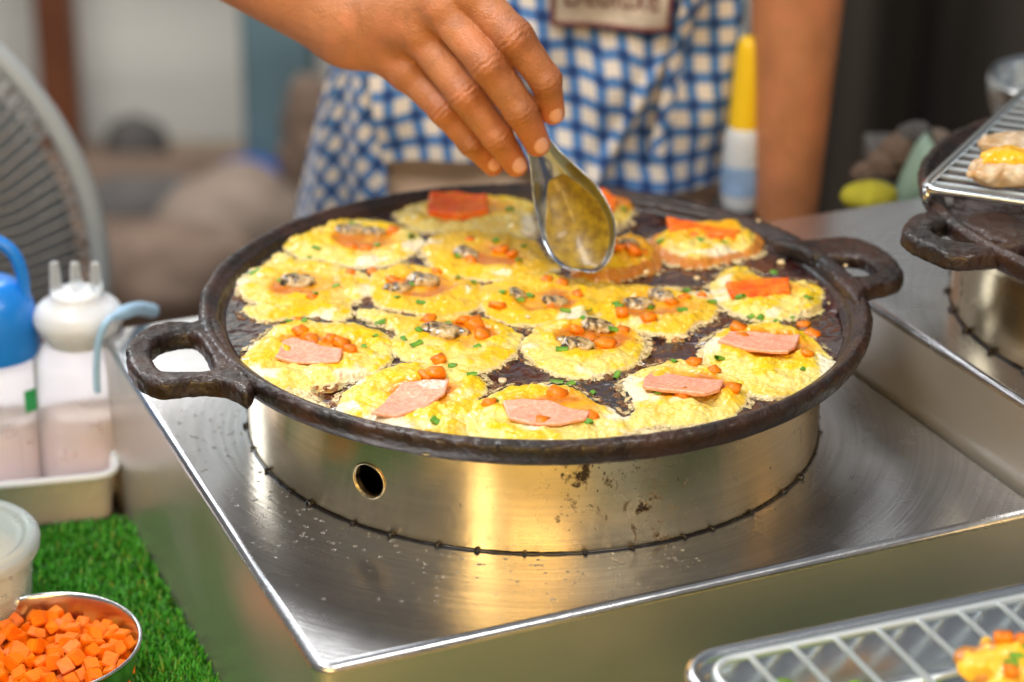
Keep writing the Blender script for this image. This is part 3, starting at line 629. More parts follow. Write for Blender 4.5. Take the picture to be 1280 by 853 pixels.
def chunk(s, seed, asp=(1, 1, .8)):
    rnd = random.Random(seed); bm = bmesh.new(); bmesh.ops.create_cube(bm, size=1)
    for v in bm.verts: v.co = Vector([v.co[i]*asp[i]*(1+rnd.uniform(-.22, .22)) for i in range(3)])*s
    bmesh.ops.bevel(bm, geom=list(bm.edges), offset=s*.085, segments=2, affect='EDGES'); return bmmesh('carrot_piece', bm, True)
CK = {'ham_far': [(375, 413, 1), (390, 425, 0), (428, 430, 1.2), (438, 437, 1), (370, 399, .9), (412, 424, .9)], 'ham_left': [(545, 466, 1.9), (548, 450, .9), (533, 470, 1)], 'ham_front': [(610, 505, 1), (680, 529, 1.3), (738, 520, 1), (695, 492, 1.3)],
 'ham_low': [(866, 453, 1.2), (893, 463, .9), (855, 493, 1.2), (916, 485, 1.1)], 'ham_right': [(923, 410, 1.2), (928, 422, 1), (962, 436, 1), (1005, 406, 1), (1016, 418, 1.2), (1009, 442, .8)],
 'mus_front': [(722, 413, 1.3), (757, 430, 1.7), (778, 413, .8), (740, 424, 1)], 'mus_carrot': [(535, 400, 1.1), (592, 407, 1.9), (603, 418, 1.5), (578, 400, .9)], 'mix_mid': [(622, 382, 1.2), (683, 350, .8), (703, 353, .9), (722, 368, .8), (688, 382, .6)],
 'mix_right': [(778, 390, 1.1), (811, 397, 1.1), (840, 378, 1), (876, 370, .7), (855, 372, .8)], 'mus_mid': [(490, 350, 1), (505, 357, 1.1), (546, 340, .8)], 'mus_top': [(588, 300, .8), (625, 313, 1.4), (640, 317, .9), (590, 326, .8)], 'mus_back': [(492, 289, 1.1), (440, 309, .9), (458, 311, 1)],
 'mus_left': [(438, 342, .8), (465, 340, .8), (390, 372, .8)], 'ball': [(776, 309, 1.2), (792, 312, 1.4), (763, 306, 1), (802, 318, 1)], 'crab_right': [(850, 281, 1), (905, 292, 1)], 'crab_back': [(762, 268, .8)]}
for k, L in CK.items():
    for i, (a, b, s) in enumerate(L):
        if not s: s = 1.1
        p = on(a, b, .0003*s); put(k, 'carrot_piece', chunk(.0066*s**.75, (a*31+b) % 9999, (1.2, 1, .55)), MAT['carrot'], p, (random.uniform(-.35, .35), random.uniform(-.35, .35), random.uniform(0, 3)))
def scallion(s, seed):
    rnd = random.Random(seed); L = s*rnd.uniform(.6, 1.5); bend = rnd.uniform(-.3, .3); r = s*.42
    pts = [(-L/2, 0, 0), (0, bend*s*.4, s*.05), (L/2, 0, 0)]; me = tube('scallion_piece', smooth_path(pts, 4), [r*rnd.uniform(.85, 1.1) for _ in range(9)], 10, caps=False)
    V = np.empty(len(me.vertices)*3, np.float32); me.vertices.foreach_get('co', V); V = V.reshape(-1, 3); V[:, 2] *= rnd.uniform(.45, .8); me.vertices.foreach_set('co', V.ravel()); return me
GK = {'mus_back': [(472, 306), (440, 280), (396, 310), (515, 296)], 'mus_left': [(420, 357), (392, 369), (368, 343), (386, 322), (318, 342), (352, 350)], 'mus_top': [(574, 321), (648, 326), (619, 301), (655, 308)], 'mus_mid': [(572, 347), (592, 353), (527, 378), (496, 372), (514, 357)],
 'mix_mid': [(650, 376), (663, 370), (641, 368), (706, 388), (628, 366)], 'mix_right': [(735, 386), (774, 384), (813, 385), (853, 388), (770, 379), (857, 364), (890, 378)], 'mus_front': [(767, 412), (702, 437), (745, 427), (730, 399)], 'mus_carrot': [(505, 424), (525, 413), (556, 405), (520, 430), (476, 404), (596, 433)],
 'ham_far': [(469, 420), (362, 402), (424, 431), (455, 433), (380, 401)], 'ham_front': [(618, 501), (697, 478), (712, 481), (742, 491), (735, 528)], 'ham_left': [(590, 468), (566, 458), (547, 528)], 'ham_right': [(938, 397), (950, 398), (990, 401), (1004, 462), (900, 448), (972, 402)], 'ham_low': [(822, 491), (843, 452), (770, 470)],
 'crab_right': [(826, 302), (905, 303), (875, 300)], 'crab_far': [(968, 341), (926, 371), (1010, 372)], 'crab_top': [(568, 270), (637, 262)], 'crab_back': [(780, 262)]}
for k, L in GK.items():
    for i, (a, b) in enumerate(L):
        p = on(a, b, .0003); put(k, 'scallion_piece', scallion(.0034+.0024*random.random(), a*7+b), MAT['green'], p, (random.uniform(-.4, .4), random.uniform(-.4, .4), random.uniform(0, 3.1)))
def mussel(r, seed, rot):
    c, s = math.cos(rot), math.sin(rot)
    def f(X, Y, Z):
        x, y = c*X+s*Y, -s*X+c*Y
        d = np.sqrt((x/(r*.92))**2+(y/(r*.68))**2+(Z/(r*.38))**2); d = (d-1)*r*.38
        d2 = np.sqrt(((x-r*.3)/(r*.6))**2+((y+r*.25)/(r*.4))**2+((Z-r*.1)/(r*.34))**2); d = smin(d, (d2-1)*r*.34, .001)
        d = smin(d, (np.sqrt(((x+r*.45)/(r*.42))**2+((y-r*.12)/(r*.36))**2+((Z-r*.12)/(r*.30))**2)-1)*r*.30, .001)
        return d+.0024*np.abs(fbm(X*150, Y*150, Z*150, 3, seed))-.0006+.0005*fbm(X*500, Y*500, Z*500, 2, seed)
    V, F = nets(f, (-r*1.2,)*2+(-r*.6,), (r*1.2,)*2+(r*.7,), .0007); return mesh('mussel', V, F)
MK = {'mus_back': [(437, 290, .0085, .2), (467, 291, .0060, 0)], 'mus_left': [(372, 353, .0085, .1)], 'mus_mid': [(530, 352, .0085, -.3), (497, 362, .007, .3)], 'mus_top': [(582, 318, .0075, -.9)], 'mix_mid': [(645, 368, .0055, -.8), (692, 378, .0065, .2)], 'mix_right': [(797, 381, .0075, .1), (826, 371, .0075, -.4)],
      'mus_front': [(747, 409, .0080, -.5), (722, 432, .0078, .1), (708, 426, .0045, .4)], 'mus_carrot': [(550, 416, .0098, -.25), (577, 415, .0045, -.5)], 'ball': [(786, 305, .0055, 0)]}
for k, L in MK.items():
    for (a, b, r, q) in L:
        mu = put(k, 'mussel', mussel(r*1.32, a, q), MAT['mussel'], on(a, b, .0001))
        pts = [(r*.95*math.cos(t)*math.cos(q)-r*.52*math.sin(t)*math.sin(q), r*.95*math.cos(t)*math.sin(q)+r*.52*math.sin(t)*math.cos(q), .0006+.0008*math.sin(5*t+a)) for t in np.linspace(-2.9, -.4, 16)]
        link('mussel_lip', tube('mussel_lip', pts, [.0003+.0009*math.sin(math.pi*i/15) for i in range(16)], 7), MAT['mussel_lip'], mu)
# crumbs, egg lace along the front, bubbles of oil
def crumb(r, seed):
    def f(X, Y, Z): return np.sqrt(X**2+Y**2+(Z*1.6)**2)-r+.45*r*fbm(X*1.4/r, Y*1.4/r, Z*1.4/r, 3, seed)
    V, F = nets(f, (-r*1.5,)*3, (r*1.5,)*3, r/6); return mesh('egg_crumb', V, F)
for n_, (a, b, s, lb) in enumerate([(976, 328, 3.2, 'pale egg crumb on bare iron between the two rightmost crab stick cakes'), (832, 264, 1.7, 'small egg crumb on bare iron right of the folded cake behind the spoon'), (792, 280, 2.0, 'egg crumb touching the folded cake behind the spoon'), (948, 276, 1.6, 'tiny pale crumb stuck on the griddle rim at the upper right'),
   (808, 340, 2.6, 'ragged egg crumb right of the brown puffed cake'), (871, 348, 2.4, 'pale crumb above the deep yellow cake right of centre'), (1057, 332, 1.5, 'crumb of batter stuck to the root of the right handle'), (628, 476, 3.4, 'white curd lump between the two front ham cakes'), (925, 536, 2.0, 'small crumb beside the front right rim'), (660, 396, 2.0, 'brown crumb left of the separate round cake'), (768, 290, 4.0, 'white curd hanging below the folded cake behind the spoon')]):
    p = on(a, b, s*.0004) if n_ not in (3, 6) else PZ(a, b, HP+.0002); o = link('egg_crumb', crumb(.001*s*.8, n_+5), MAT['crumb'] if n_ not in (7, 10) else MAT['egg_white'], loc=p); tag(o, lb, 'crumb', 'egg crumbs left on the griddle')
bm = bmesh.new(); cnt = 0
while cnt < 900:
    i, j = random.randrange(N), random.randrange(N)
    if -.0055 < best[i, j] < -.0002 or (best[i, j] <= -.5 and random.random() < .004):
        x, y = GX[i], GX[j]
        if math.hypot(x, y) > .183: continue
        if best[i, j] > -.5 and vn(x*60, y*60, None, 5) < -.05: continue
        r = random.choice((.0004, .0006, .0006, .0009, .0012, .0019)); bmesh.ops.create_icosphere(bm, subdivisions=2, radius=r, matrix=Matrix.Translation((x, y, FZ+.0004)) @ Matrix.Diagonal((1, 1, .7, 1))); cnt += 1
ob = link('oil_bubbles', bmmesh('oil_bubbles', bm, True), MAT['bubble']); tag(ob, 'small clear bubbles of hot oil around the egg cakes on the griddle', 'oil bubbles', kind='stuff')
fm_ = (best < .0006) & (best > -.0038) & (fbm(gx*150, gy*150, None, 3, 201)+.35*fbm(gx*420, gy*420, None, 2, 203) > -.10-.12*(best/.003)) & (np.hypot(gx, gy) < .1835)
fq = quad[fm_[:-1, :-1] & fm_[1:, 1:]]; u, inv = np.unique(fq, return_inverse=True); zf = FZ+.0008+.0007*np.abs(fbm(gx*300, gy*300, None, 2, 207))+.0012*np.clip(1+best/.004, 0, 1)
fo_ = link('egg_lace', mesh('egg_lace', np.stack([gx.ravel()[u], gy.ravel()[u], zf.ravel()[u]], -1), inv.reshape(-1, 4)), MAT['lace']); tag(fo_, 'thin crisp lacy fringe of egg spreading round the cakes on the iron', 'egg lace', kind='stuff')
def lace(name, L, lb):
    P = smooth_path(pp(L, FZ+.001), 4, True)[:, :2]; lo, hi = P.min(0), P.max(0); st = .0008; X, Y = np.meshgrid(np.arange(lo[0], hi[0], st), np.arange(lo[1], hi[1], st), indexing='ij')
    d = np.minimum(poly_sdf(X, Y, P)+.0015*fbm(X*200, Y*200, None, 3, 7), .1855-np.hypot(X, Y))
    n = X.shape; Z = FZ+.0032+.0008*fbm(X*250, Y*250, None, 3, 9)-.0012*(d < .001)
    I, J = np.meshgrid(np.arange(n[0]-1), np.arange(n[1]-1), indexing='ij'); F = np.stack([I*n[1]+J, (I+1)*n[1]+J, (I+1)*n[1]+J+1, I*n[1]+J+1], -1)[(d > 0)[:-1, :-1]]
    me = mesh(name, np.stack([X, Y, Z], -1).reshape(-1, 3), F); bm = bmesh.new(); bm.from_mesh(me); bmesh.ops.delete(bm, geom=[v for v in bm.verts if not v.link_faces], context='VERTS'); bm.to_mesh(me); bm.free()
    o = link(name, me, MAT['lace']); tag(o, lb, 'egg film')
lace('egg_film', [(316, 470), (345, 482), (388, 494), (402, 502), (425, 522), (470, 540), (520, 552), (590, 560), (600, 568), (530, 566), (470, 556), (410, 538), (360, 515), (330, 497)], 'thin whitish egg film frying along the front left rim')
lace('egg_film', [(690, 560), (740, 556), (800, 540), (850, 535), (900, 528), (940, 520), (985, 500), (1020, 480), (1004, 500), (960, 528), (900, 545), (820, 558), (750, 566)], 'thin whitish egg film frying along the front right rim')

# ------------------------------------------------------------------ spoon held over the griddle
def spoon():
    # stations: pixel centre, half width (m), depth of the hollow (m), depth y of the station
    S = [(733, 341, .0012, .0000, .026), (733, 337, .0098, .0034, .026), (732, 327, .0165, .0070, .028), (728, 308, .0216, .0115, .032), (722, 285, .0238, .0145, .037), (712, 260, .0224, .0148, .042), (701, 238, .0190, .0138, .047), (691, 218, .0146, .0118, .050),
         (683, 202, .0110, .0092, .053), (676, 188, .0088, .0070, .055), (665, 168, .0072, .0050, .058), (648, 142, .0064, .0035, .062), (628, 112, .0062, .0030, .063), (604, 78, .0064, .0026, .066), (590, 60, .0040, .0010, .068)]
    P = np.array([PY(a, b, y) for a, b, _, _, y in S]); t = np.linspace(0, len(S)-1, 90); ti = np.arange(len(S))
    Ps = smooth_path(P, 7); tt = np.linspace(0, len(S)-1, len(Ps)); hw = np.interp(tt, ti, [s[2] for s in S]); dp = np.interp(tt, ti, [s[3] for s in S])
    k = np.ones(5)/5; hw[3:-3] = np.convolve(hw, k, 'same')[3:-3]; dp[3:-3] = np.convolve(dp, k, 'same')[3:-3]
    view = np.array([-.26, -.89, .36]); view /= np.linalg.norm(view)
    def surf(scale, off, lo=0, hi=None, fill=None):
        hi = hi or len(Ps); V = []; m = 25
        for i in range(lo, hi):
            ax = Ps[min(i+1, len(Ps)-1)]-Ps[max(i-1, 0)]; ax /= np.linalg.norm(ax); nn = view-ax*(view@ax); nn /= np.linalg.norm(nn); wd = np.cross(ax, nn)
            for j in range(m):
                s = (j/(m-1)*2-1); prof = (1-abs(s)**2.3); h = dp[i]*prof if fill is None else dp[i]*(prof*(1-fill)+fill*.0)
                V.append(Ps[i]+wd*s*hw[i]*scale-nn*(h-off))
        n = hi-lo; F = [(i*m+j, i*m+j+1, (i+1)*m+j+1, (i+1)*m+j) for i in range(n-1) for j in range(m-1)]; return V, F
    V, F = surf(1, 0); return mesh('spoon', V, F), Ps, hw, dp, view
me, SP, SHW, SDP, SVIEW = spoon()
so = link('spoon', me, MAT['spoon']); md = so.modifiers.new('thick', 'SOLIDIFY'); md.thickness = .0011; md.offset = 0; md = so.modifiers.new('sub', 'SUBSURF'); md.levels = md.render_levels = 1
tag(so, 'shiny steel spoon held by the hand, bowl down over the eggs', 'spoon')
def batter_fill():
    V, F = [], []; lo, hi, m, r = 4, 48, 25, 30
    for i in range(lo, hi):
        ax = SP[i+1]-SP[i-1]; ax /= np.linalg.norm(ax); nn = SVIEW-ax*(SVIEW@ax); nn /= np.linalg.norm(nn); wd = np.cross(ax, nn); f = (i-lo)/(hi-1-lo)
        sc_ = .70*min(1, (math.sin(math.pi*min(f*.93+.04, 1)))**.45)
        for j in range(m):
            s = max(-.97, min(.86, (j/(m-1)*2-1)*sc_*1.22-.07)); prof = 1-abs(s)**2.3; e_ = 1-((j/(m-1)*2-1))**4; V.append(SP[i]+wd*s*SHW[i]-nn*(SDP[i]*prof-.0007-.0021*e_*math.sin(math.pi*max(.02, min(f, .98)))))
    n = hi-lo; F = [(i*m+j, i*m+j+1, (i+1)*m+j+1, (i+1)*m+j) for i in range(n-1) for j in range(m-1)]; return mesh('egg_batter', V, F)
bo = link('egg_batter', batter_fill(), MAT['batter']); md = bo.modifiers.new('thick', 'SOLIDIFY'); md.thickness = .001; md.offset = -1; tag(bo, 'yellow raw egg batter with scallion bits inside the bowl of the spoon', 'egg batter')

# ------------------------------------------------------------------ person
FG = {   # MCP, PIP, DIP, tip: pixel and depth
 'index': [(590, -8, .052), (643, 47, .030), (682, 100, .033), (691, 141, .046)],
 'middle': [(550, 8, .056), (610, 80, .030), (650, 137, .033), (672, 180, .046)],
 'ring': [(522, 40, .066), (582, 118, .042), (621, 170, .044), (645, 206, .054)],
 'little': [(510, 88, .078), (556, 137, .058), (590, 178, .058), (616, 207, .064)]}
FR = {'index': (.0122, .0112, .0094, .0074), 'middle': (.0122, .0114, .0101, .0079), 'ring': (.0119, .0109, .0096, .0076), 'little': (.0118, .0098, .0086, .0067)}
JT = {k: [PY(*q) for q in v] for k, v in FG.items()}
WR = PY(440, 20, .105); EL = np.array([-.345, .235, .335]); SH = np.array([-.215, .50, .50])
TH = [PY(500, 20, .112), PY(575, 62, .105), PY(632, 110, .090), PY(662, 158, .070)]
def hand_sdf(X, Y, Z):
    pd = None
    for k in FG:
        b = JT[k][0]; q = cone(X, Y, Z, WR+(b-WR)*.10, b, .0200, FR[k][0]*1.10); pd = q if pd is None else smin(pd, q, .014)
    w2 = WR+(EL-WR)*.06; ax = EL-WR; ax /= np.linalg.norm(ax); side = np.cross(ax, [0, -1, 0]); side /= np.linalg.norm(side)
    for s in (-1, 1):
        pd = smin(pd, cone(X, Y, Z, WR+side*s*.0100, WR+(EL-WR)*.35+side*s*.012, .0205, .0285), .02)
    fd = None
    for k in FG:
        J, r = JT[k], FR[k]; d = cone(X, Y, Z, J[0], J[1], r[0], r[1]*.97); d = smin(d, cone(X, Y, Z, J[1], J[2], r[1], r[2]), .004); d = smin(d, cone(X, Y, Z, J[2], J[3], r[2], r[3]), .003)
        for jj, am in ((1, .0011), (2, .0008)):                # knuckle pads with cross creases
            c = J[jj]+np.array([0, -1, .15])*r[jj]*.72; d = smin(d, np.sqrt((X-c[0])**2+(Y-c[1])**2+(Z-c[2])**2)-r[jj]*.42, .005)
            t = J[jj+1]-J[jj-1]; t = t/np.linalg.norm(t); s = (X-J[jj][0])*t[0]+(Y-J[jj][1])*t[1]+(Z-J[jj][2])*t[2]; near = np.exp(-(s/.0052)**2)*np.exp(-((X-c[0])**2+(Y-c[1])**2+(Z-c[2])**2)/.0085**2)
            d = d+am*1.0*near*np.cos(s*2*math.pi/.0036+1.5*vn(X*300, Y*300, Z*300, 3))
        fd = d if fd is None else smin(fd, d, .0004)
    d = smin(pd, fd, .0045)
    for k in FG:                            # knuckles of the fist line, tendons running back from them
        b = JT[k][0]+np.array([0, -1, .25])*.0078; d = smin(d, np.sqrt((X-b[0])**2+(Y-b[1])**2+(Z-b[2])**2)-.0078, .006)
        d = smin(d, cone(X, Y, Z, b, WR+(b-WR)*.25+np.array([0, -.0155, .008]), .0034, .0024), .005)
    t = cone(X, Y, Z, WR+(TH[0]-WR)*.3, TH[0], .017, .0165); t = smin(t, cone(X, Y, Z, TH[0], TH[1], .0165, .0125), .01); t = smin(t, cone(X, Y, Z, TH[1], TH[2], .0120, .0105), .004); t = smin(t, cone(X, Y, Z, TH[2], TH[3], .0108, .0082), .004)
    return smin(d, t, .006)
lo = np.minimum.reduce([q for J in JT.values() for q in J]+[WR+(EL-WR)*.30]+TH)-.03; hi = np.maximum.reduce([q for J in JT.values() for q in J]+[WR+(EL-WR)*.30]+TH)+.03
CUT = WR+(EL-WR)*.30; cax = (EL-WR)/np.linalg.norm(EL-WR)
def hand_cut(X, Y, Z): return np.maximum(hand_sdf(X, Y, Z), (X-CUT[0])*cax[0]+(Y-CUT[1])*cax[1]+(Z-CUT[2])*cax[2])
Vh, Fh = nets(hand_cut, lo, hi, .00105)
LE, LW, LSH = np.array([.203, .44, .215]), np.array([.205, .415, -.085]), np.array([.190, .50, .50])
def body_sdf(X, Y, Z):
    ax = (EL-WR)/np.linalg.norm(EL-WR); side = np.cross(ax, [0, -1, 0]); side /= np.linalg.norm(side)
    a = smin(cone(X, Y, Z, WR+(EL-WR)*.27+side*.0115, EL, .0270, .040), cone(X, Y, Z, WR+(EL-WR)*.27-side*.0115, EL, .0270, .040), .02)
    a = smin(a, cone(X, Y, Z, EL, SH, .041, .052), .02)
    b = smin(cone(X, Y, Z, LW, LE, .0205, .041), cone(X, Y, Z, LE, LSH, .041, .052), .02); hd = LW+np.array([-.004, -.004, -.055]); b = smin(b, ell(X, Y, Z, hd, (.038, .017, .05)), .02)
    for i in range(4):
        s = hd+np.array([(i-1.5)*.018, 0, -.035]); b = smin(b, cone(X, Y, Z, s, s+np.array([(i-1.5)*.003, -.014, -.05-.012*(i in (1, 2))]), .0095, .0075), .003)
    b = smin(b, cone(X, Y, Z, hd+np.array([-.03, 0, .02]), hd+np.array([-.052, -.022, -.035]), .012, .009), .006)
    t = ell(X, Y, Z, (0, .535, .36), (.185, .105, .22)); t = smin(t, ell(X, Y, Z, (0, .535, .08), (.155, .10, .22)), .08); t = smin(t, cone(X, Y, Z, (0, .54, .52), (0, .53, .66), .062, .055), .05)
    return smin(smin(t, a, .03), b, .03)
Vb, Fb = nets(body_sdf, (-.42, .10, -.26), (.36, .68, .70), .0065)
# one skin: the coarse body is cut just inside the finely modelled forearm
V = np.concatenate([Vh, Vb]); F = np.concatenate([Fh, Fb+len(Vh)])
skin_me = mesh('body', V, F)
base_c = np.array([.44, .180, .075]); red = np.array([.66, .20, .085]); dark = np.array([.27, .075, .024]); cl = np.tile(base_c, (len(V), 1))
for k in FG:
    for jj, rr, tgt, am in ((0, .013, dark, .30), (1, .008, dark, .75), (2, .006, dark, .6), (3, .012, red, .75)):
        g_ = np.exp(-(np.linalg.norm(V-JT[k][jj], axis=1)/(rr+FR[k][jj]*.6))**4)*am; cl = cl*(1-g_[:, None])+tgt*g_[:, None]
v_ = np.abs(fbm(V[:, 0]*55, V[:, 1]*55, V[:, 2]*55, 2, 15)); cl = cl*(1-.16*np.exp(-(v_/.05)**2))[:, None]; rb = np.clip(fbm(V[:, 0]*70, V[:, 1]*70, V[:, 2]*70, 3, 25)*1.3, 0, .6); cl = cl*(1-rb[:, None])+np.array([.58, .21, .10])*rb[:, None]
cl *= (1+.30*fbm(V[:, 0]*40, V[:, 1]*40, V[:, 2]*40, 3, 5))[:, None]; attr(skin_me, 'col', cl)
person = empty('person', (0, .52, -.95), 'cook in a blue gingham apron spooning batter with the right hand', 'person'); off = np.array([0, -.52, .95])
def pl(name, me, mat): return link(name, me, mat, person, off)
body = pl('body', skin_me, MAT['skin'])
def nail(J, r, wd_, ln):
    ax = J[3]-J[2]; ax /= np.linalg.norm(ax); nn = -fw+np.array([.12, -.1, .10]); nn -= ax*(nn@ax); nn /= np.linalg.norm(nn); sd = np.cross(ax, nn); c = J[3]-ax*.0042; V = []
    for i in range(13):
        for j in range(11):
            u, v = (i/12-.5)*2, (j/10-.5)*2; k_ = math.sqrt(max(.04, 1-abs(u)**3.2)); x = v*wd_/2*k_; y = u*ln/2
            V.append(c+ax*y+sd*x+nn*(math.sqrt(max((r*1.04)**2-x*x, 0))*(1-.10*max(u, 0)**2)+.0001-.0010*abs(v)**6))
    F = [(i*11+j, i*11+j+1, (i+1)*11+j+1, (i+1)*11+j) for i in range(12) for j in range(10)]; return mesh('fingernail', V, F)
for k in FG:
    o = link('fingernail', nail(JT[k], FR[k][3], FR[k][3]*1.35, .0128 if k != 'little' else .0105), MAT['nail'], body); md = o.modifiers.new('thick', 'SOLIDIFY'); md.thickness = .0006; md.offset = 0
# clothes
def sheet(name, fn, nu, nv, uvscale=(1, 1)):
    V, UV = [], []
    for i in range(nu+1):
        for j in range(nv+1):
            p = fn(i/nu, j/nv); V.append(p)
    V = np.array(V).reshape(nu+1, nv+1, 3); U = np.concatenate([np.zeros((1, nv+1)), np.cumsum(np.linalg.norm(np.diff(V, axis=0), axis=2), 0)], 0); W_ = np.concatenate([np.zeros((nu+1, 1)), np.cumsum(np.linalg.norm(np.diff(V, axis=1), axis=2), 1)], 1)
    U = U-U[nu//2][None]; F = [(i*(nv+1)+j, (i+1)*(nv+1)+j, (i+1)*(nv+1)+j+1, i*(nv+1)+j+1) for i in range(nu) for j in range(nv)]
    me = mesh(name, V.reshape(-1, 3), F); uv = me.uv_layers.new(name='UVMap'); us, ws = U.ravel(), W_.ravel(); li = np.empty(len(me.loops), int); me.loops.foreach_get('vertex_index', li)
    uv.data.foreach_set('uv', np.stack([us[li], ws[li]], -1).astype(np.float32).ravel()); return me
def yfront(x, z): return .535-.122*math.sqrt(max(0, 1-(x/.200)**2))
def folds(x, z): return .0075*math.sin(x*34+z*9)*(.45+.55*max(0, min(1, (.10-z)/.2)))+.005*math.sin(x*71-z*38)+.003*math.sin(x*25+z*75)
TL, TRr, BR, BL = PY(425, -20, .42), PY(950, -20, .43), PY(903, 218, .43), PY(476, 196, .43)
def apron_fn(u, v):      # u across, v from the hem upwards
    xb = -.118+u*(.272); zb = BL[2]+(BR[2]-BL[2])*u+.012*math.sin(u*5)-.004
    xt = -.155+u*(.325); zt_ = .50; z = zb+(zt_-zb)*v
    tv = min(1, v*2.0); x = xb+(xt-xb)*tv; g = max(0, 1-abs((x-.105)+(z-.11)*-.55)/.010)
    return (x, yfront(x, z)-.012-folds(x, z)-.010*g, z)
pl('apron', sheet('apron', apron_fn, 90, 110), MAT['gingham'])
apron = person.children[-1]
def flank_fn(u, v):
    zb = -.135; zt_ = .10; z = zb+(zt_-zb)*v; xl = -.212+.055*v**1.2; xr = -.112-.006*v; x = xl+(xr-xl)*u
    return (x, yfront(x*.98, z)-.014+.030*(1-u)**2-.006*math.sin(u*11+z*20), z)
link('side_panel', sheet('side_panel', flank_fn, 40, 60), MAT['gingham_side'], apron)
def strap_fn(u, v):
    a, b = np.array([.128, 0, .215]), np.array([.098, 0, .03]); c = a+(b-a)*v; x = c[0]+(u-.5)*.013; return (x, yfront(x, c[2])-.031-folds(x, c[2])-.002*math.cos((u-.5)*3), c[2])
link('fold_strap', sheet('fold_strap', strap_fn, 8, 40), MAT['gingham_side'], apron)
pA, pB = PY(690, 27, .392), PY(838, 45, .392)
def patch_fn(u, v):
    x = pA[0]+(pB[0]-pA[0])*u; z = pA[2]-.002*math.sin(u*3)+(pB[2]-pA[2])*u+.052*v; return (x, yfront(x, z)-.0195-folds(x, z), z)
pt = link('name_patch', sheet('name_patch', patch_fn, 30, 14), MAT['patch'], apron)
def binding(side):
    L = []
    for k in range(31):
        u, v = (k/30, 0) if side == 0 else ((k/30, 1) if side == 1 else ((0, k/30) if side == 2 else (1, k/30)))
        x, y, z = patch_fn(u, v); L.append((x, y-.0008, z))
    return L
for s_ in range(4): link('binding', tube('binding', binding(s_), .0020, 6), MAT['trim'], pt)
cu = bpy.data.curves.new('lettering', 'FONT'); cu.body = 'Deoluxe'; cu.size = .030; cu.extrude = .0003; cu.align_x = 'CENTER'; to = bpy.data.objects.new('tmp', cu); COL.objects.link(to)
bpy.context.view_layer.update(); tm = bpy.data.meshes.new_from_object(to.evaluated_get(bpy.context.evaluated_depsgraph_get())); bpy.data.objects.remove(to)
tv = np.array([v.co[:] for v in tm.vertices]); wth = tv[:, 0].max()-tv[:, 0].min()
for i, v in enumerate(tm.vertices):
    u = .5+tv[i, 0]/wth*.80; x, y, z = patch_fn(u, (.0155+tv[i, 1])/.052); v.co = (x, y-.0008-tv[i, 2], z)
link('lettering', tm, MAT['ink'], pt)
def trouser_sdf(X, Y, Z):
    h = ell(X, Y, Z, (0, .54, -.08), (.180, .130, .22)); 
    for s in (-1, 1): h = smin(h, smin(cone(X, Y, Z, (s*.085, .54, -.14), (s*.09, .53, -.52), .085, .060), cone(X, Y, Z, (s*.09, .53, -.52), (s*.10, .55, -.90), .060, .048), .03), .03)
    return h+.006*np.sin(X*60+Z*14)*.6
Vt, Ft = nets(trouser_sdf, (-.24, .38, -.95), (.24, .70, .12), .011); pl('trousers', mesh('trousers', Vt, Ft), MAT['trousers'])
def shirt_sdf(X, Y, Z):
    t = ell(X, Y, Z, (0, .535, .36), (.190, .112, .225)); t = smin(t, ell(X, Y, Z, (0, .535, .10), (.163, .106, .20)), .08)
    for S, E_ in ((SH, EL), (LSH, LE)): t = smin(t, cone(X, Y, Z, S, S+(E_-S)*.55, .060, .056), .03)
    return t+.003*np.sin(Z*70+X*20)
Vs, Fs = nets(shirt_sdf, (-.36, .22, -.12), (.36, .68, .60), .009); pl('shirt', mesh('shirt', Vs, Fs), MAT['shirt'])
for s in (-1, 1):
    def sh(X, Y, Z): return np.maximum(ell(X, Y, Z, (s*.10, .50, -.93), (.048, .125, .055)), -.945-Z)
    a_, b_ = nets(sh, (s*.10-.06, .36, -.96), (s*.10+.06, .64, -.86), .007); pl('shoe', mesh('shoe', a_, b_), MAT['shoe'])

# ------------------------------------------------------------------ second stove on the right
H2 = .05; a2, b2 = PZ(1280, 614, 0), PZ(1080, 474, 0); dr = (b2-a2); dr /= np.linalg.norm(dr); ang2 = math.atan2(dr[1], dr[0])-math.pi/2
X2 = np.array([math.cos(ang2), math.sin(ang2), 0]); cor2 = a2-dr*.13+X2*.003; pc = PZ(1158, 250, H2+.078); P2 = np.array([pc[0]+.2, pc[1]+.012, 0])
st2 = empty('steel_stove', (P2[0], P2[1], 0), 'second, taller steel stove box at the right edge, under the wire rack', 'stove')
stove_box('stove', cor2-P2, H2, .46, .455, st2, HB+H2, ang2)
r2m = ring_mesh(.1734, 0, .0565); r2 = link('burner_ring', r2m, MAT['ring'], st2, (0, 0, H2)); link('weld_seam', tube('weld_seam', *(lambda q: (q[0], q[1]))(seam_path(.1734)), 6, True), MAT['bead'], r2)
for k in range(34):
    t = 2*math.pi*k/34; b_ = link('weld_bead', b0[k % 4], None, r2, (.1752*math.cos(t), .1752*math.sin(t), .001)); b_.scale = [1.1]*3
g2 = empty('iron_griddle', (P2[0], P2[1], H2), 'second black iron griddle at the right edge, half hidden by the wire rack', 'griddle')
link('rim', bpy.data.objects['rim'].data, None, g2); fo = link('cooking_surface', bpy.data.objects['cooking_surface'].data, None, g2)
z2 = HP+H2-.002; O2 = [(1185, 268), (1165, 260), (1140, 268), (1128, 281), (1133, 292), (1160, 306), (1190, 316), (1230, 316), (1275, 310), (1300, 300), (1290, 280), (1250, 262)]; I2 = [(1165, 284), (1180, 278), (1196, 276), (1225, 289), (1252, 302), (1220, 302), (1185, 298)]
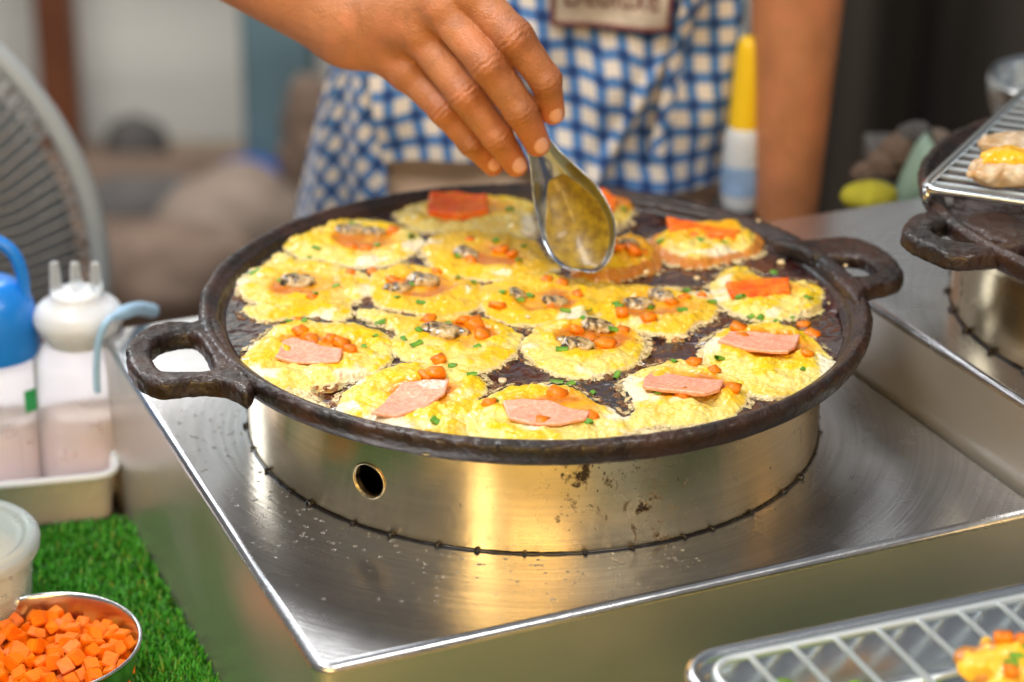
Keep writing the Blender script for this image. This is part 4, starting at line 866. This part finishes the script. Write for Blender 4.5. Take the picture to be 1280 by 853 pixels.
hm = handle_mesh([PZ(a, b, z2)-P2 for a, b in O2], [PZ(a, b, z2)-P2 for a, b in I2], z2-H2, .012, 15); link('handle', hm, MAT['iron'], g2)
# wire rack across the second griddle, with half eggs on it
ZR = H2+HP+.008; K0, K1 = PZ(1152, 236, ZR), PZ(1330, 260, ZR+.0); K2 = PZ(1300, 97, ZR); vx = K1-K0; vx /= np.linalg.norm(vx); vy = K2-K0; L2 = np.linalg.norm(vy); vy /= L2
rk = empty('wire_rack', K0, 'galvanised wire cooling rack with fried eggs laid over the second griddle', 'wire rack'); LX, LY = .30, L2+.05
fr = [np.array([0, 0, 0.]), vx*LX, vx*LX+vy*LY, vy*LY]; pth = []
for i in range(4):
    a, b, c = fr[i-1], fr[i], fr[(i+1) % 4]; d1 = (a-b)/np.linalg.norm(a-b); d2_ = (c-b)/np.linalg.norm(c-b)
    for t in np.linspace(0, 1, 6): pth.append((1-t)**2*(b+d1*.012)+2*t*(1-t)*b+t*t*(b+d2_*.012))
pth2 = []
for i in range(len(pth)): pth2 += [pth[i]]
link('frame', tube('frame', pth2, .0030, 10, True), MAT['chrome'], rk)
k = 1
while k*.0150 < LY-.006:
    q = vy*k*.0150; link('wire', tube('wire', [q+vx*.001+np.array([0, 0, -.001]), q+vx*(LX-.001)+np.array([0, 0, -.001])], .0017, 8), MAT['rack_wire'], rk); k += 1
for k in range(1, 4): q = vx*(.012+k*.05); link('cross_wire', tube('cross_wire', [q+vy*.001+np.array([0, 0, -.0035]), q+vy*(LY-.001)+np.array([0, 0, -.0035])], .0016, 8), MAT['rack_wire'], rk)
for q in (fr[0]+vx*.003+vy*.003, fr[1], fr[2], fr[3]): link('foot', tube('foot', [q, q+np.array([0, 0, -.010])], .003, 8), MAT['chrome'], rk)
def blob(name, r, seed, rough_=.08):
    def f(X, Y, Z): return (np.sqrt((X/r[0])**2+(Y/r[1])**2+(Z/r[2])**2)-1)*min(r)+rough_*min(r)*fbm(X/r[0]*2.2, Y/r[0]*2.2, Z/r[0]*2.2, 3, seed)
    m_ = 1.35; V, F = nets(f, [-q*m_ for q in r], [q*m_ for q in r], min(r)/8); return mesh(name, V, F)
for i, (a, b, s, lb, mt) in enumerate([(1253, 214, 1, 'half egg with a bright yolk lying nearest on the wire rack', 0), (1270, 182, .9, 'browned half egg on the wire rack behind the yolk one', 1)]):
    p = PZ(a, b, ZR+.009); eg = empty('fried_egg', p, lb, 'fried egg', 'fried eggs on the wire rack'); link('egg_white', blob('egg_white', (.0235*s, .0145, .0085), i+3, .35), MAT['egg_white'], eg)
    y_ = link('yolk', blob('yolk', (.0195*s, .0120, .0070), i+8, .3), MAT['yolk'], eg, (.005, .002, .0075)) if mt == 0 else link('crust', blob('crust', (.0240*s, .0150, .0075), i+8, .35), MAT['fried'], eg, (.001, -.002, -.0045))
# things behind the second stove
def bowl(name, R, h, th=.0015, foot=.4):
    pr = [(R*foot, 0)]+[(R*(foot+(1-foot)*math.sin(a)), h*(1-math.cos(a))) for a in np.linspace(.1, math.pi/2, 14)]; inn = [(max(r-th, .001), z+th*.6) for r, z in pr[::-1]]; return lathe(name, [(.0005, 0)]+pr+inn+[(.0005, th)], 64)
o = link('metal_bowl', bowl('metal_bowl', .075, .06), MAT['chrome'], loc=PY(1285, 165, .42)); o.location[2] = H2+.055; tag(o, 'round grey metal bowl behind the wire rack at the right edge', 'bowl')
o.location = [float(v) for v in PY(1345, 190, .44)]; 
lb_ = link('leaf_wrapper', lathe('leaf_wrapper', [(.002, 0), (.012, .01), (.026, .035), (.038, .065), (.041, .085), (.0395, .085), (.036, .065), (.024, .035), (.010, .012), (.001, .002)], 48), MAT['sage'], loc=PY(1150, 262, .34)); lb_.rotation_euler = (.15, .75, .2); lb_.scale = (.68, .68, .66); lb_.location = [float(v) for v in PY(1118, 262, .33)]; tag(lb_, 'pale sage green cup tilted behind the left of the second griddle', 'cup')
yb = link('yellow_lime', blob('yellow_lime', (.021, .016, .012), 4, .12), cloth('yellow_green_skin', (.40, .36, .02), 60), loc=PY(1088, 246, .30)); tag(yb, 'yellow green fruit behind the steel counter beside the pale cup', 'fruit')
for i, (a, b, r, mt, lb) in enumerate([(1145, 170, .020, 'dark_clutter', 'dark round shallot above the pale cup'), (1108, 205, .021, 'brown_clutter', 'brown shallot left of the pale cup'), (1082, 218, .016, 'brown_clutter', 'small reddish shallot at the left of the heap behind the counter'), (1170, 178, .018, 'sack', 'light brown shallot near the dark griddle rim'), (1128, 188, .024, 'brown_clutter', 'brown shallot between the dark one and the pale cup'), (1105, 232, .020, 'dark_clutter', 'dark shallot just above the yellow green fruit')]):
    o = link('shallot', blob('shallot', (r*.72, r*.6, r*.6), i+20, .25), MAT[mt], loc=PY(a, b, .36)); tag(o, lb, 'shallot', 'shallots heaped behind the second stove')
shf = empty('side_shelf', (.55, .42, 0), 'dark shelf carrying bowls and shallots behind the second stove', 'shelf'); link('shelf_board', rbox('shelf_board', .54, .26, .02, .003), MAT['table'], shf, (0, -.02, .0))
for q in ((-.26, -.1), (.26, -.1), (-.26, .08), (.26, .08)): link('leg', rbox('leg', .02, .02, .93, .002), MAT['table_metal'], shf, (q[0], q[1], -.475))
# bottle behind the cook's left arm side
bt = empty('sauce_bottle', PY(925, 262, .43), 'white bottle with a tall yellow neck hanging behind the right side of the apron', 'bottle')
link('bottle_body', lathe('bottle_body', rounded([(.0005, 0), (.0155, .001), (.0165, .03), (.0160, .065), (.0105, .074), (.0095, .078)], 5), 40), MAT['white_pl'], bt); link('bottle_neck', lathe('bottle_neck', rounded([(.0130, .066), (.0125, .09), (.0115, .115), (.0095, .138), (.006, .143), (.0005, .144)], 5), 40), MAT['yellow'], bt)
link('blue_label', lathe('blue_label', [(.0169, .016), (.0169, .040)], 40), MAT['piping'], bt)
hk = empty('apron_rail', (bt.location[0], bt.location[1]+.022, -.95), 'thin steel post holding the yellow necked bottle behind the cook', 'post'); link('post', tube('post', [(0, 0, 0), (0, 0, .88)], .008, 12), MAT['table_metal'], hk); link('ledge', rbox('ledge', .04, .06, .006, .001), MAT['table_metal'], hk, (0, -.02, bt.location[2]+.95-.0035))

# ------------------------------------------------------------------ bottom right tray with wire rack
ZT = .012
def tp(a, b, z=ZT): return PZ(a, b, z)
A = [tp(820, 905), tp(838, 853), tp(850, 834), tp(874, 822), tp(928, 812), tp(982, 801), tp(1071, 781), tp(1179, 754), tp(1280, 737), tp(1370, 722)]
tdir = tp(1280, 737)-tp(874, 822); tdir /= np.linalg.norm(tdir); tper = np.array([tdir[1], -tdir[0], 0])
T0 = tp(846, 829); TL_, TW = .30, .22
def rr_path(org, dx, dy, L, W_, r, n=8):
    out = []
    for (cx, cy, a0) in ((r, r, 180), (L-r, r, 270), (L-r, W_-r, 0), (r, W_-r, 90)):
        for k in range(n+1):
            a = math.radians(a0+90*k/n); out.append(org+dx*(cx+r*math.cos(a))+dy*(cy+r*math.sin(a)))
    return out
trt = empty('steel_tray', T0, 'steel tray with rounded corner under a wire rack at the bottom right', 'tray'); Z0 = np.zeros(3)
rim = rr_path(Z0, tdir, tper, TL_, TW, .022); link('tray_rim', tube('tray_rim', rim, .0040, 10, True), MAT['chrome'], trt)
V, F = [], []; n = len(rim); levels = [(0, 0), (.006, -.003), (.010, -.028), (.016, -.032)]
for ins, dz in levels:
    for p in rr_path(tdir*ins+tper*ins, tdir, tper, TL_-2*ins, TW-2*ins, .022-ins*.6): V.append(p+np.array([0, 0, dz]))
for l in range(3):
    for k in range(n): F.append((l*n+k, l*n+(k+1) % n, (l+1)*n+(k+1) % n, (l+1)*n+k))
F.append(tuple(3*n+k for k in range(n))); tb = link('tray_body', mesh('tray_body', V, F), MAT['chrome'], trt); md = tb.modifiers.new('t', 'SOLIDIFY'); md.thickness = .001
rk3 = empty('wire_rack', T0+np.array([0, 0, .003]), 'wire draining rack on the steel tray at the bottom right corner', 'wire rack')
link('frame', tube('frame', rr_path(tdir*.010+tper*.010, tdir, tper, TL_-.02, TW-.02, .016), .0022, 8, True), MAT['rack_wire'], rk3)
for k in range(1, 12):
    o_ = tdir*(.010+k*.0235)
    link('wire', tube('wire', [o_+tper*.010, o_+tper*(TW-.010)], .0017, 8), MAT['rack_wire'], rk3)
for k in range(1, 4): o_ = tper*(.010+k*.045); link('cross_wire', tube('cross_wire', [o_+tdir*.010+np.array([0, 0, -.003]), o_+tdir*(TL_-.010)+np.array([0, 0, -.003])], .0016, 8), MAT['rack_wire'], rk3)
fp = PZ(1272, 842, ZT+.014); fe = empty('egg_cake', fp, 'finished browned egg cake resting on the wire rack at the bottom right', 'egg cake')
fm = blob('crust', (.027, .024, .010), 44, .45); link('crust', fm, MAT['fried'], fe); fm = blob('batter', (.025, .022, .0098), 45, .5); attr(fm, 'col', np.tile([.90, .50, .03], (len(fm.vertices), 1))); link('batter', fm, MAT['egg'], fe, (0, 0, .003))
for q in range(5): link('carrot_piece', chunk(.006, q+70), MAT['carrot'], fe, (random.uniform(-.018, .02), random.uniform(-.02, .012), .0125))
for q in range(3): link('scallion_piece', scallion(.006, q+9), MAT['green'], fe, (random.uniform(-.02, .02), random.uniform(-.02, .01), .0135))
for i, (a, b, lb) in enumerate([(1150, 862, 'curly light green lettuce leaf under the rack, right one'), (1060, 856, 'small light green lettuce leaf under the rack, left one')]):
    p = PZ(a, b+26, ZT-.022)
    def lf(u, v, i=i, p=p):
        x, y = (u-.5)*.085, (v-.5)*.05; return (p[0]+x, p[1]+y-.012, p[2]+.006*math.sin(x*190+i)+.005*math.sin(y*240+x*90))
    o = link('lettuce_leaf', sheet('lettuce_leaf', lf, 50, 30), MAT['lettuce']); md = o.modifiers.new('t', 'SOLIDIFY'); md.thickness = .0008; tag(o, lb, 'lettuce')

# ------------------------------------------------------------------ table, turf, bowl of carrots
TZ = -HB-.0012
tbl = empty('stall_table', (0, -.35, -.95), 'dark table carrying the stoves and the green turf', 'table'); link('tabletop', rbox('tabletop', 2.1, 1.25, .03, .004), MAT['table'], tbl, (.15, 0, TZ+.95-.015))
for q in ((-.82, -.56), (1.1, -.56), (-.82, .56), (1.1, .56)): link('leg', rbox('leg', .04, .04, .80, .004), MAT['table_metal'], tbl, (q[0], q[1], .401))
gr0, gr1 = PZ(-20, 672, TZ+.003), PZ(150, 652, TZ+.003); gdir = (gr1-gr0)/np.linalg.norm(gr1-gr0)
def turf():
    pts = []
    def inside(x, y):
        q = np.array([x, y, 0])-C0; u, v = q@ex, q@ey; return -.001 < u < W1+.05 and -.001 < v < D1+.1
    out = []
    def scatter(n, x0, x1, y0, y1):
        k = 0
        while k < n:
            x, y = random.uniform(x0, x1), random.uniform(y0, y1); s = (np.array([x, y, 0])-gr0); s[2] = 0
            if s[0]*-gdir[1]+s[1]*gdir[0] > .0 and x < .3: continue
            if inside(x, y): continue
            out.append((x, y)); k += 1
    scatter(60000, -.42, -.10, -.40, .14); scatter(14000, -.64, -.42, -.50, .14); scatter(12000, -.30, .85, -.46, -.20)
    P = np.array(out); n = len(P); h = .0075*(.7+.6*rng.random(n)); a = rng.random(n)*2*np.pi; ln = .0040*(.2+rng.random(n)); wd_ = .00055*(.8+.5*rng.random(n)); dx, dy = np.cos(a), np.sin(a)
    V = np.zeros((n, 6, 3))
    for l, (f, g_) in enumerate(((0, 0), (.62, .35), (1, 1))):
        cx, cy, cz = P[:, 0]+dx*ln*g_, P[:, 1]+dy*ln*g_, TZ+.001+h*f*(1-.12*g_); w_ = wd_*(1, .9, .25)[l]
        V[:, 2*l] = np.stack([cx-dy*w_, cy+dx*w_, cz], -1); V[:, 2*l+1] = np.stack([cx+dy*w_, cy-dx*w_, cz], -1)
    b = np.arange(n)[:, None]*6; F = np.concatenate([b+np.array([0, 1, 3, 2]), b+np.array([2, 3, 5, 4])])
    c1 = np.array([.022, .17, .010]); c2 = np.array([.085, .42, .03]); c3 = np.array([.22, .30, .03]); t = rng.random(n)[:, None]; c = c1*(1-t)+c2*t; dry = rng.random(n) < .05; c[dry] = c3
    col = np.repeat(c, 6, 0); Vb_ = [(-.65, -.82, TZ+.0012), (.95, -.82, TZ+.0012), (.95, -.10, TZ+.0012), (-.08, -.10, TZ+.0012), (gr1[0]+.02, gr1[1]+.002, TZ+.0012), (-.65, gr0[1]-.05, TZ+.0012)]
    me = mesh('artificial_turf', V.reshape(-1, 3), F, False); attr(me, 'col', col); return me, Vb_
tm_, vb_ = turf(); tf = link('artificial_turf', tm_, MAT['grass']); tag(tf, 'bright green artificial turf covering the stall table', 'turf', kind='stuff')
me = mesh('turf_backing', vb_, [tuple(range(6))], False); bk = link('turf_backing', me, M('turf_backing', (.012, .07, .008), .8).m); tag(bk, 'dark green backing mat under the turf', 'turf', kind='stuff')
cc = PZ(56, 806, -.078); cR = .0535
bw = link('steel_bowl', lathe('steel_bowl', rounded([(.0005, 0), (.036, 0), (.047, .010), (cR-.001, .0405), (cR+.0010, .0415), (cR+.0012, .0425), (cR-.0006, .0430), (cR-.0018, .0410), (.0455, .011), (.035, .0012), (.0005, .0012)], 4), 96), MAT['chrome'], loc=(cc[0], cc[1], TZ+.0015)); tag(bw, 'small round steel bowl full of diced carrot at the lower left', 'bowl')
cub = [chunk(.0078, s+200, (random.uniform(.85, 1.25), 1, random.uniform(.75, 1.05))) for s in range(14)]
for mm in cub: mm.polygons.foreach_set('use_smooth', np.zeros(len(mm.polygons), bool))
placed = []; zb = TZ+.0015+.0415
for layer in range(3):
    tries = 0
    while tries < 2600 and len(placed) < 285:
        tries += 1; r = (cR-.007)*math.sqrt(random.random()); t = random.uniform(0, 6.283); x, y = cc[0]+r*math.cos(t), cc[1]+r*math.sin(t)
        z = zb-.0165+layer*.0052+.0035*vn(np.array(x*60), np.array(y*60), None, 3)-layer*.004*(r/cR)**4; 
        if layer == 2 and random.random() < .5: continue
        if all((x-a)**2+(y-b)**2+(z-c)**2 > .0071**2 for a, b, c in placed): placed.append((x, y, z))
for i, p in enumerate(placed):
    o = bpy.data.objects.new('carrot_cube', cub[i % 14]); COL.objects.link(o); o.location = p; o.rotation_euler = (random.uniform(-.7, .7), random.uniform(-.7, .7), random.uniform(0, 6.28)); s = random.uniform(.85, 1.18); o.scale = (s, s, s)
    tag(o, 'small raw orange carrot cube heaped in the steel bowl', 'carrot cube', 'carrot cubes in the steel bowl')
for mm in cub: mm.materials.append(MAT['carrot_raw'])
yc = link('gold_bounce_sheet', rbox('gold_bounce_sheet', 1.35, .46, .002, .0008), cloth('gold_bounce_sheet', (.75, .55, .12), 20, (.60, .42, .08), .45), loc=(.30, -.70, TZ+.003)); tag(yc, 'unseen yellow sheet added on the table in front of the stove to mirror gold in its steel', 'reflector sheet')  # out-of-view sheet added to throw gold into the stove steel
# translucent tub at the left edge
tcn = PZ(-60, 700, -.06); tub = empty('plastic_tub', (tcn[0], tcn[1], TZ+.001), 'translucent round plastic tub at the left edge beside the carrots', 'tub'); R_ = .047; hh = PZ(20, 655, -.045)[2]-TZ
link('tub_wall', lathe('tub_wall', rounded([(.0005, 0), (R_-.008, 0), (R_-.005, .004), (R_, .064), (R_+.0035, .065), (R_+.004, .070), (R_+.001, .073), (R_-.0015, .070), (R_-.0065, .005), (.0005, .0015)], 4), 80), MAT['milky'], tub)
link('lid_rim', lathe('lid_rim', rounded([(R_+.0045, .066), (R_+.0052, .072), (R_+.002, .0755), (R_-.003, .0748), (R_-.006, .0715), (.001, .0713)], 4), 80), MAT['milky'], tub); link('contents', lathe('contents', [(.0005, .002), (R_-.0075, .004), (R_-.0035, .045), (.0005, .046)], 64), MAT['fishsauce'], tub)
# ------------------------------------------------------------------ clear tray with sauce bottles at the left
q0, q1 = PZ(146, 655, TZ), PZ(10, 668, TZ); tx = (q1-q0)/np.linalg.norm(q1-q0); ty = np.array([tx[1], -tx[0], 0]); ty = ty if ty[1] > 0 else -ty
ct = empty('plastic_tray', q0, 'clear pinkish plastic tray holding the sauce bottles behind the turf', 'tray')
def tray_shell(h, ins, r): return [p+np.array([0, 0, h]) for p in rr_path(tx*ins+ty*ins, tx, ty, .36-2*ins, .17-2*ins, r, 6)]
rings = [tray_shell(.002, .004, .008), tray_shell(.004, .002, .010), tray_shell(.034, 0, .012), tray_shell(.036, -.004, .016), tray_shell(.0375, -.004, .016), tray_shell(.0375, .001, .012), tray_shell(.005, .0035, .010), tray_shell(.0035, .006, .008)]
n = len(rings[0]); V = [p for r in rings for p in r]; F = [tuple(range(n))[::-1], tuple((len(rings)-1)*n+k for k in range(n))]
for l in range(len(rings)-1): F += [(l*n+k, l*n+(k+1) % n, (l+1)*n+(k+1) % n, (l+1)*n+k) for k in range(n)]
link('tray_shell', mesh('tray_shell', V, F), MAT['pink_pl'], ct); link('tray_rim', tube('tray_rim', tray_shell(.0372, -.002, .014), .0030, 8, True), MAT['white_pl'], ct)
TB = TZ+.0045
def bottle(px, R, h, lab_, sauce, cap):
    base = PZ(px, 596, TZ+.02); b_ = empty('squeeze_bottle', (base[0], q0[1]+.055+(q0[0]-base[0])*-.02, TB), lab_, 'squeeze bottle', 'squeeze bottles in the clear tray')
    x = PY(px, 500, b_.location[1])[0]; b_.location[0] = x
    body = link('bottle_body', lathe('bottle_body', rounded([(.0005, 0), (R-.004, 0), (R, .005), (R, h*.80), (R*.93, h*.90), (R*.60, h*.985), (R*.55, h), (R*.55, h+.004)], 6), 64), MAT['milky'], b_)
    link('sauce', lathe('sauce', rounded([(.0005, .003), (R-.005, .003), (R-.0025, .008), (R-.0025, h*sauce), (.0005, h*sauce)], 3), 48), MAT['sauce'], b_); return b_
bz = lambda py, y, x=0: PY(100, py, y)[2]
B2 = bottle(106, .0335, .118, 'translucent squeeze bottle with a white three-nozzle cap', .52, 0); yb2 = B2.location[1]; zc = bz(408, yb2)-TB
def scale_children(o, h0, h1):
    for c in o.children: c.scale[2] = h1/h0
scale_children(B2, .122, zc-.004)
link('cap', lathe('cap', rounded([(.0215, zc-.010), (.0235, zc-.006), (.0290, zc+.002), (.0300, zc+.008), (.0275, zc+.015), (.018, zc+.021), (.0165, zc+.026), (.0005, zc+.027)], 4), 56), MAT['white_pl'], B2)
for dx in (-.0135, 0, .0135): link('nozzle', lathe('nozzle', rounded([(.0044, 0), (.0040, .008), (.0032, .020), (.0026, .0215), (.0005, .022)], 3), 20), MAT['milky'], B2, (dx, .001, zc+.024))
B1 = bottle(0, .0320, .118, 'translucent squeeze bottle with a blue cap and blue loop', .50, 0); zb1 = bz(430, B1.location[1])-TB; scale_children(B1, .122, zb1+.002)
link('cap', lathe('cap', rounded([(.0300, zb1-.006), (.0305, zb1), (.0300, zb1+.020), (.0262, zb1+.034), (.016, zb1+.046), (.0005, zb1+.047)], 5), 56), MAT['blue_pl'], B1)
link('cap_loop', tube('cap_loop', smooth_path([(.022, 0, zb1+.028), (.0225, 0, zb1+.050), (.017, 0, zb1+.066), (.004, 0, zb1+.074), (-.010, 0, zb1+.068), (-.018, 0, zb1+.050), (-.02, 0, zb1+.028)], 6), .0044, 12), MAT['blue_pl'], B1)
link('label_print', mesh('label_print', [(.0335*math.sin(a), -.0325*math.cos(a), z) for z in (.062, .078) for a in np.linspace(.75, 1.15, 6)], [(i, i+1, i+7, i+6) for i in range(5)]), MAT['green_pl'], B1)
sy = yb2-.02; sp_ = [PY(a, b, y) for a, b, y in ((192, 389, sy+.05), (172, 386, sy+.03), (152, 392, sy+.005), (134, 402, sy-.012), (124, 425, sy-.014), (121, 455, sy-.014), (121, 475, sy-.014), (122, 490, sy-.014))]
so_ = link('plastic_strap', tube('plastic_strap', smooth_path(sp_, 6), [.0048]*12+[.0042, .0036, .003]+[.0024]*28, 10), MAT['pale_blue']); tag(so_, 'pale blue plastic strap looping over the bottle beside the stove corner', 'strap')

# ------------------------------------------------------------------ fan
fc = PY(-250, 318, .45); fan = empty('electric_fan', (fc[0], fc[1]+.1, -.95), 'large grey electric fan with a round wire grille at the left edge', 'fan')
fd_ = CAMPOS-fc; yawf = math.atan2(fd_[0], -fd_[1]); Rf = .250
fr_ = np.array([math.cos(yawf-.25), math.sin(yawf-.25)*1, 0]); fr_ = np.array([1, -.04, 0]); fr_ /= np.linalg.norm(fr_); ff = np.array([fr_[1], -fr_[0], 0]); ff = ff if ff[1] < 0 else -ff; fu = np.array([0, 0, 1.0]); base = fc-np.array(fan.location)
def fp_(r, a, d): return base+fr_*r*math.cos(a)+fu*r*math.sin(a)+ff*d
ring_ = lambda r, d, n=72: [fp_(r, 2*math.pi*k/n, d) for k in range(n)]
link('rim_band', tube('rim_band', ring_(Rf, 0, 96), .0085, 12, True), MAT['fan_pl'], fan)
parts = [tube('w', [fp_(.035, a, .050), fp_(.10, a+.05, .046), fp_(.20, a+.10, .030), fp_(Rf, a+.14, .0)], .0013, 5) for a in np.linspace(0, 2*math.pi, 130, endpoint=False)]
link('front_grille', join('front_grille', parts+[tube('w', ring_(.12, .043), .0016, 5, True)]), MAT['fan_wire'], fan)
parts = [tube('w', [fp_(.035, a, -.10), fp_(.10, a, -.095), fp_(.225, a, -.06), fp_(Rf, a, .0)], .0014, 5) for a in np.linspace(0, 2*math.pi, 90, endpoint=False)]
link('rear_grille', join('rear_grille', parts+[tube('w', ring_(.15, -.08), .0016, 5, True)]), MAT['fan_wire'], fan)
bd = lathe('badge', [(.0005, .055), (.034, .052), (.036, .045), (.0005, .044)], 40); Mf = Matrix(((fr_[0], fu[0], ff[0], base[0]), (fr_[1], fu[1], ff[1], base[1]), (fr_[2], fu[2], ff[2], base[2]), (0, 0, 0, 1))); bd.transform(Mf); link('badge', bd, MAT['fan_pl'], fan)
mo = lathe('motor', rounded([(.0005, -.09), (.05, -.092), (.06, -.12), (.055, -.18), (.03, -.21), (.0005, -.212)], 4), 48); mo.transform(Mf); link('motor', mo, MAT['fan_dark'], fan)
for b in range(3):
    V = []
    for i in range(13):
        for j in range(13):
            r = .03+.19*i/12; a = b*2.094+(j/12-.5)*1.45*(1-.25*i/12)+.25*i/12; V.append(fp_(r, a, -.03+(j/12-.5)*.04))
    o = link('fan_blade', mesh('fan_blade', V, [(i*13+j, i*13+j+1, (i+1)*13+j+1, (i+1)*13+j) for i in range(12) for j in range(12)]), MAT['fan_blade'], fan); md = o.modifiers.new('t', 'SOLIDIFY'); md.thickness = .002
link('stand_pole', tube('stand_pole', [(0, .02, .03), (0, .02, base[2]-.02)], .014, 14), MAT['fan_dark'], fan); link('stand_base', lathe('stand_base', rounded([(.0005, 0), (.19, 0), (.19, .012), (.06, .03), (.02, .05), (.0005, .05)], 4), 56), MAT['fan_dark'], fan)

# ------------------------------------------------------------------ background clutter
def post(name, a, b, y, wd_, mat, label, cat):
    p = PY(a, b, y); o = link(name, rbox(name, wd_, wd_, 2.6, .01), mat, loc=(p[0], y, .35)); tag(o, label, cat)
post('wooden_post', 72, 60, 3.0, .075, MAT['wood'], 'brown wooden post at the upper left behind the fan', 'post'); post('metal_post', 352, 120, 2.6, .13, MAT['blue_post'], 'wide blue grey post behind the cook\'s forearm', 'post')
cur = lambda u, v: (.29+u*2.1, 1.55+.035*math.sin(u*60)+.02*math.sin(u*23), -.85+1.42*v)
o = link('dark_curtain', sheet('dark_curtain', cur, 220, 6), MAT['curtain']); tag(o, 'dark brown curtain hanging behind the second stove on the right', 'curtain')
for i, (a, b, y, r, mt, nm, lb, ct_) in enumerate([(290, 310, 2.0, (.14, .14, .13), 'sack', 'cloth_sack', 'full beige cloth sack on the floor beyond the griddle', 'sack'), (215, 345, 1.7, (.13, .12, .08), 'brown_clutter', 'cloth_sack', 'lower brown sack on the floor between the fan and the griddle', 'sack'), (312, 228, 2.5, (.075, .06, .045), 'blue_bag', 'blue_bag', 'small bright blue bag lying on the beige sack', 'bag'),
    (172, 190, 2.9, (.065, .07, .08), 'dark_clutter', 'dark_basket', 'dark round basket against the grey wall', 'basket'), (215, 235, 2.7, (.22, .10, .05), 'brown_clutter', 'brown_bundle', 'low dark brown bundle in front of the grey wall', 'bundle'), (180, 265, 2.4, (.15, .09, .06), 'dark_clutter', 'dark_bag', 'dark bag lying in front of the brown bundle', 'bag'), (392, 230, 2.2, (.06, .06, .20), 'brown_clutter', 'brown_bag', 'tall dull brown bag standing beside the apron', 'bag')]):
    p = PY(a, b, y); o = link(nm, blob(nm, r, i+60, .18), MAT[mt], loc=p); tag(o, lb, ct_)
sb = link('wooden_crate', rbox('wooden_crate', .75, .45, .22, .01), MAT['brown_clutter'], loc=(PY(230, 330, 2.3)[0], 2.45, -.86)); tag(sb, 'low brown crate on the floor under the sacks', 'crate')
